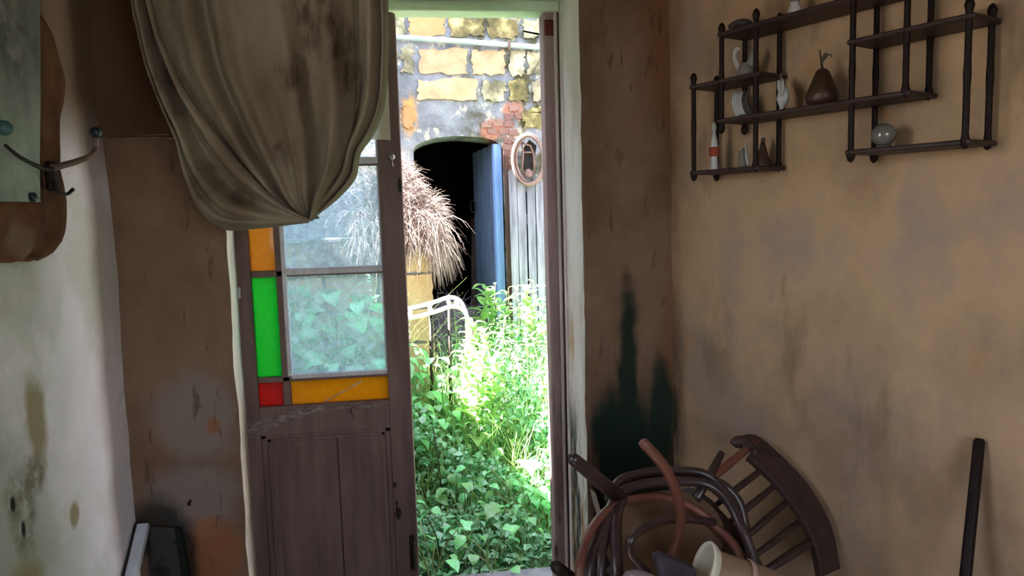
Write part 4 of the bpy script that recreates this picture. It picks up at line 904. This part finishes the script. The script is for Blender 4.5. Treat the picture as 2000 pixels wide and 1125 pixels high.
# ------------------------------------------------------------------ weeds
def leafmat(name, c1, c2, rnd): return mat(name, [c1, c2], 14, rough=0.38, bump=0.0, trans=0.34, rnd=rnd, spec=0.9)
M_lf = leafmat('broad_leaf', S(86, 166, 88), S(142, 212, 140), 0.34)
M_lf2 = leafmat('lance_leaf', S(120, 162, 88), S(150, 190, 112), 0.18)
M_und = leafmat('undergrowth_leaf', S(62, 142, 70), S(172, 216, 186), 0.0)
M_grass = leafmat('grass_blade', S(98, 138, 66), S(150, 176, 104), 0.0)
M_stem = mat('green_stem', [S(110, 124, 74), S(136, 148, 96)], 10, bump=0)
def leaf_mesh(name, wfun, droop, fold, m, n=5):
    mb = MB(); vs = []; fs = []
    for i in range(n + 1):
        t = i / n; w = wfun(t)
        z = 0.18 * math.sin(t * 2) - droop * t * t
        vs += [(t, -w, z + fold * w + 0.02 * math.sin(9 * t)), (t, 0, z), (t, w, z + fold * w - 0.02 * math.sin(8 * t))]
    for i in range(n):
        a = 3 * i; fs += [(a, a + 3, a + 4, a + 1), (a + 1, a + 4, a + 5, a + 2)]
    mb.add(vs, fs, True); me = bpy.data.meshes.new(name); me.from_pydata(mb.v, [], mb.f); me.polygons.foreach_set('use_smooth', mb.sm); me.materials.append(m); return me
heart = lambda t: 0.46 * (math.sin(PI * min(1, t ** 0.62)) ** 0.8 if 0 < t < 1 else 0.0) + (0.12 if t == 0 else 0)
lance = lambda t: 0.17 * (math.sin(PI * t ** 0.8) if 0 < t < 1 else 0.0) + 0.004
LH = [leaf_mesh('broad_leaf', heart, d, f, M_lf) for d, f in ((0.25, 0.25), (0.45, 0.12), (0.1, 0.4))]
LL = [leaf_mesh('lance_leaf', lance, d, f, M_lf2, 6) for d, f in ((0.35, 0.5), (0.6, 0.3))]
def Rz(a): return Matrix.Rotation(a, 4, 'Z')
def proto_broad(k, H=0.34, n=9):
    rnd = random.Random(50 + k); st = MB(); lv = []
    for i in range(n):
        az = i * 2.4 + rnd.uniform(-.3, .3); h = rnd.uniform(0.35, 1.0) * H; r = rnd.uniform(0.05, 0.17)
        tip = V((r * math.cos(az), r * math.sin(az), h))
        st.tube([(0, 0, 0), (tip.x * 0.35, tip.y * 0.35, h * 0.62), tuple(tip)], [0.004, 0.003, 0.002], 5, n=2)
        s = rnd.uniform(0.052, 0.088)
        lv.append((rnd.choice(LH), Matrix.Translation(tip) @ Rz(az + rnd.uniform(-.5, .5)) @ Matrix.Rotation(rnd.uniform(0.1, 0.75), 4, 'Y') @ Matrix.Rotation(rnd.uniform(-.35, .35), 4, 'X') @ Matrix.Scale(s, 4)))
    return mesh_of('weed_stem', st, M_stem), lv
def proto_stalk(k, LS=None, sz=0.125, n=20, low=0.22):
    rnd = random.Random(90 + k); st = MB(); lv = []; H = 0.8
    bx, by = rnd.uniform(-.08, .08), rnd.uniform(-.08, .08)
    ax = lambda t: V((bx * t * t, by * t * t, H * t))
    st.tube([tuple(ax(t)) for t in (0, .25, .5, .75, 1)], [0.006, 0.005, 0.004, 0.003, 0.0015], 5)
    for i in range(n):
        t = low + (1 - low) * (i / (n - 1)) ** 0.8; az = i * 2.4
        s = sz * (1 - 0.62 * t) * rnd.uniform(0.8, 1.2)
        lv.append((rnd.choice(LS or LL), Matrix.Translation(ax(t)) @ Rz(az) @ Matrix.Rotation(rnd.uniform(-0.75, -0.1), 4, 'Y') @ Matrix.Scale(s, 4)))
    return mesh_of('stalk_stem', st, M_stem), lv
wide = lambda t: 0.26 * (math.sin(PI * t ** 0.8) if 0 < t < 1 else 0.0) + 0.006
LW_ = [leaf_mesh('wide_leaf', wide, d, f, M_lf2, 6) for d, f in ((0.2, 0.35), (0.45, 0.3))]
PB = [proto_broad(k) for k in range(4)]; PT = [proto_broad(k, 0.72, 16) for k in range(4, 8)]; PS = [proto_stalk(k) for k in range(4)]; PW = [proto_stalk(k, LW_, 0.19, 24, 0.45) for k in range(4, 6)]
def plant(name, proto, x, y, s, label, group, rz=None, z=-0.06):
    stem, lv = proto
    r = bpy.data.objects.new(name, None); COL.objects.link(r)
    r.location = (x, y, z); r.scale = (s, s, s); r.rotation_euler = (random.uniform(-.08, .08), random.uniform(-.08, .08), random.uniform(0, 6.28) if rz is None else rz)
    props(r, label, 'weed', group)
    o = bpy.data.objects.new('stem', stem); COL.objects.link(o); o.parent = r
    for me, M_ in lv:
        o = bpy.data.objects.new('leaf', me); COL.objects.link(o); o.parent = r; o.matrix_local = M_
    return r
def sstep(a, b, x): t = max(0, min(1, (x - a) / (b - a))); return t * t * (3 - 2 * t)
def ht(x, y):
    h = min(0.84, 0.09 + 0.60 * max(0, y - 3.0) ** 0.95)
    h += 0.46 * sstep(-0.10, -0.30, x) * sstep(3.3, 4.0, y) - 0.10 * sstep(4.2, 4.6, y) * sstep(0.3, 0.1, x)
    h += 0.08 * sstep(0.3, 0.8, x) * sstep(3.0, 3.8, y)
    return h
random.seed(21)
spots = []
def place(n, xr, yr, mind):
    out = []; tries = 0
    while len(out) < n and tries < 4000:
        tries += 1
        x, y = random.uniform(*xr), random.uniform(*yr)
        if all((x - a) ** 2 + (y - b) ** 2 > mind * mind for a, b in spots): out.append((x, y)); spots.append((x, y))
    return out
for x, y in place(20, (-0.15, 0.62), (3.02, 3.75), 0.115):
    plant('broadleaf_weed', random.choice(PB), x, y, 0.60 + 0.5 * (y - 3.0) + random.uniform(0, .25), 'broad-leaved green weed just outside the open doorway', 'broad-leaved weeds at the threshold')
for x, y in place(34, (-0.85, 0.22), (3.6, 4.55), 0.12):
    plant('broadleaf_weed', random.choice(PT), x, y, min(1.75, (ht(x, y) + 0.04) / 0.72 * random.uniform(0.85, 1.05)), 'broad-leaved weed in the shaded part of the yard before the bench', 'broad-leaved weeds in the shade')
for x, y in place(32, (0.26, 1.08), (3.7, 5.25), 0.12):
    plant('stalk_weed', random.choice(PS), x, y, (ht(x, y) + 0.10) / 0.8 * random.uniform(0.85, 1.12), 'upright narrow-leaved weed in the sunlit strip of the yard', 'sunlit stalk weeds')
for x, y, h, lb in ((0.425, 4.92, 1.12, 'tallest pale weed stalk in front of the dark stone arch'), (0.578, 4.95, 1.07, 'tall pale weed stalk in front of the blue door leaf'),
                    (0.70, 5.0, 0.99, 'tall weed stalk in front of the first gate planks'), (0.845, 4.95, 1.08, 'tall yellow-green weed stalk in front of the gate beside the door jamb')):
    plant('stalk_weed', random.choice(PW), x, y, h / 0.8, lb, None)
for x, y, h in ((0.30, 3.95, 0.88), (0.36, 4.08, 0.95), (0.40, 3.88, 0.82), (0.345, 4.22, 0.98), (0.27, 4.12, 0.86)):
    plant('stalk_weed', random.choice(PW), x, y, h / 0.8, 'sunlit broad-leaved stalk weed standing against the end of the white bench', 'stalk weeds against the bench end')
plant('broadleaf_weed', PB[1], 0.50, 3.42, 1.25, 'bright green weed with large leaves growing against the door jamb', None)
def undergrowth():
    mb = MB(); r = random.Random(5)
    n = 0
    while n < 24000:
        x, y = r.uniform(-1.3, 1.35), 2.98 + 2.42 * r.random() ** 1.1
        if y > 4.72 and x < 0.16: continue
        h = ht(x, y) * r.uniform(0.9, 1.05) * (0.75 + 0.5 * fbm(x * 3, y * 3, 2.0))
        z = -0.06 + h * r.random() ** 0.36
        s = r.uniform(0.022, 0.060); w = s * r.uniform(0.2, 0.42)
        M_ = Matrix.Translation((x, y, z)) @ Rz(r.uniform(0, 6.28)) @ Matrix.Rotation(r.gauss(0.3, 0.5), 4, 'Y') @ Matrix.Rotation(r.gauss(0, .4), 4, 'X')
        b = len(mb.v)
        mb.v += [tuple(M_ @ V(p)) for p in ((0, 0, 0), (s * .45, -w, w * .3), (s, 0, -s * .12), (s * .45, w, w * .3), (s * .5, 0, 0))]
        mb.f += [(b, b + 1, b + 4), (b + 1, b + 2, b + 4), (b + 2, b + 3, b + 4), (b + 3, b, b + 4)]; mb.sm += [True] * 4; n += 1
    single('undergrowth', mb, M_und, 'dense low green undergrowth covering the yard between the taller weeds', 'undergrowth', kind='stuff')
    mb = MB()
    for i in range(5200):
        x, y = r.uniform(-1.2, 1.3), 2.98 + 2.42 * r.random()
        if y > 4.72 and x < 0.16: continue
        L = (ht(x, y) + 0.10) * r.uniform(0.6, 1.15); a = r.uniform(0, 6.28); k = r.uniform(0.1, 0.5) * L; w = r.uniform(0.0015, 0.0035)
        b = len(mb.v); c, s = math.cos(a), math.sin(a)
        for t in (0, .4, .75, 1):
            px, py, pz = x + c * k * t * t, y + s * k * t * t, -0.06 + L * t * (1 - 0.18 * t)
            ww = w * (1 - 0.8 * t); mb.v += [(px - s * ww, py + c * ww, pz), (px + s * ww, py - c * ww, pz)]
        for q in range(3): mb.f.append((b + 2 * q, b + 2 * q + 1, b + 2 * q + 3, b + 2 * q + 2)); mb.sm.append(True)
    single('wild_grass', mb, M_grass, 'long thin wild grass blades growing among the weeds', 'grass', kind='stuff')
undergrowth()
for pts, lb in (([(0.075, 3.10, -0.05), (0.072, 3.10, 0.06), (0.055, 3.11, 0.16), (0.02, 3.12, 0.24)], 'thin dark bare twig standing at the threshold'),
                ([(0.10, 3.5, 0.20), (0.085, 3.5, 0.40), (0.07, 3.52, 0.52)], 'thin dark bare twig among the shaded weeds')):
    single('twig', MB().tube(pts, [0.004, 0.0035, 0.003, 0.002][:len(pts)], 6, n=3), M_iron, lb, 'twig')
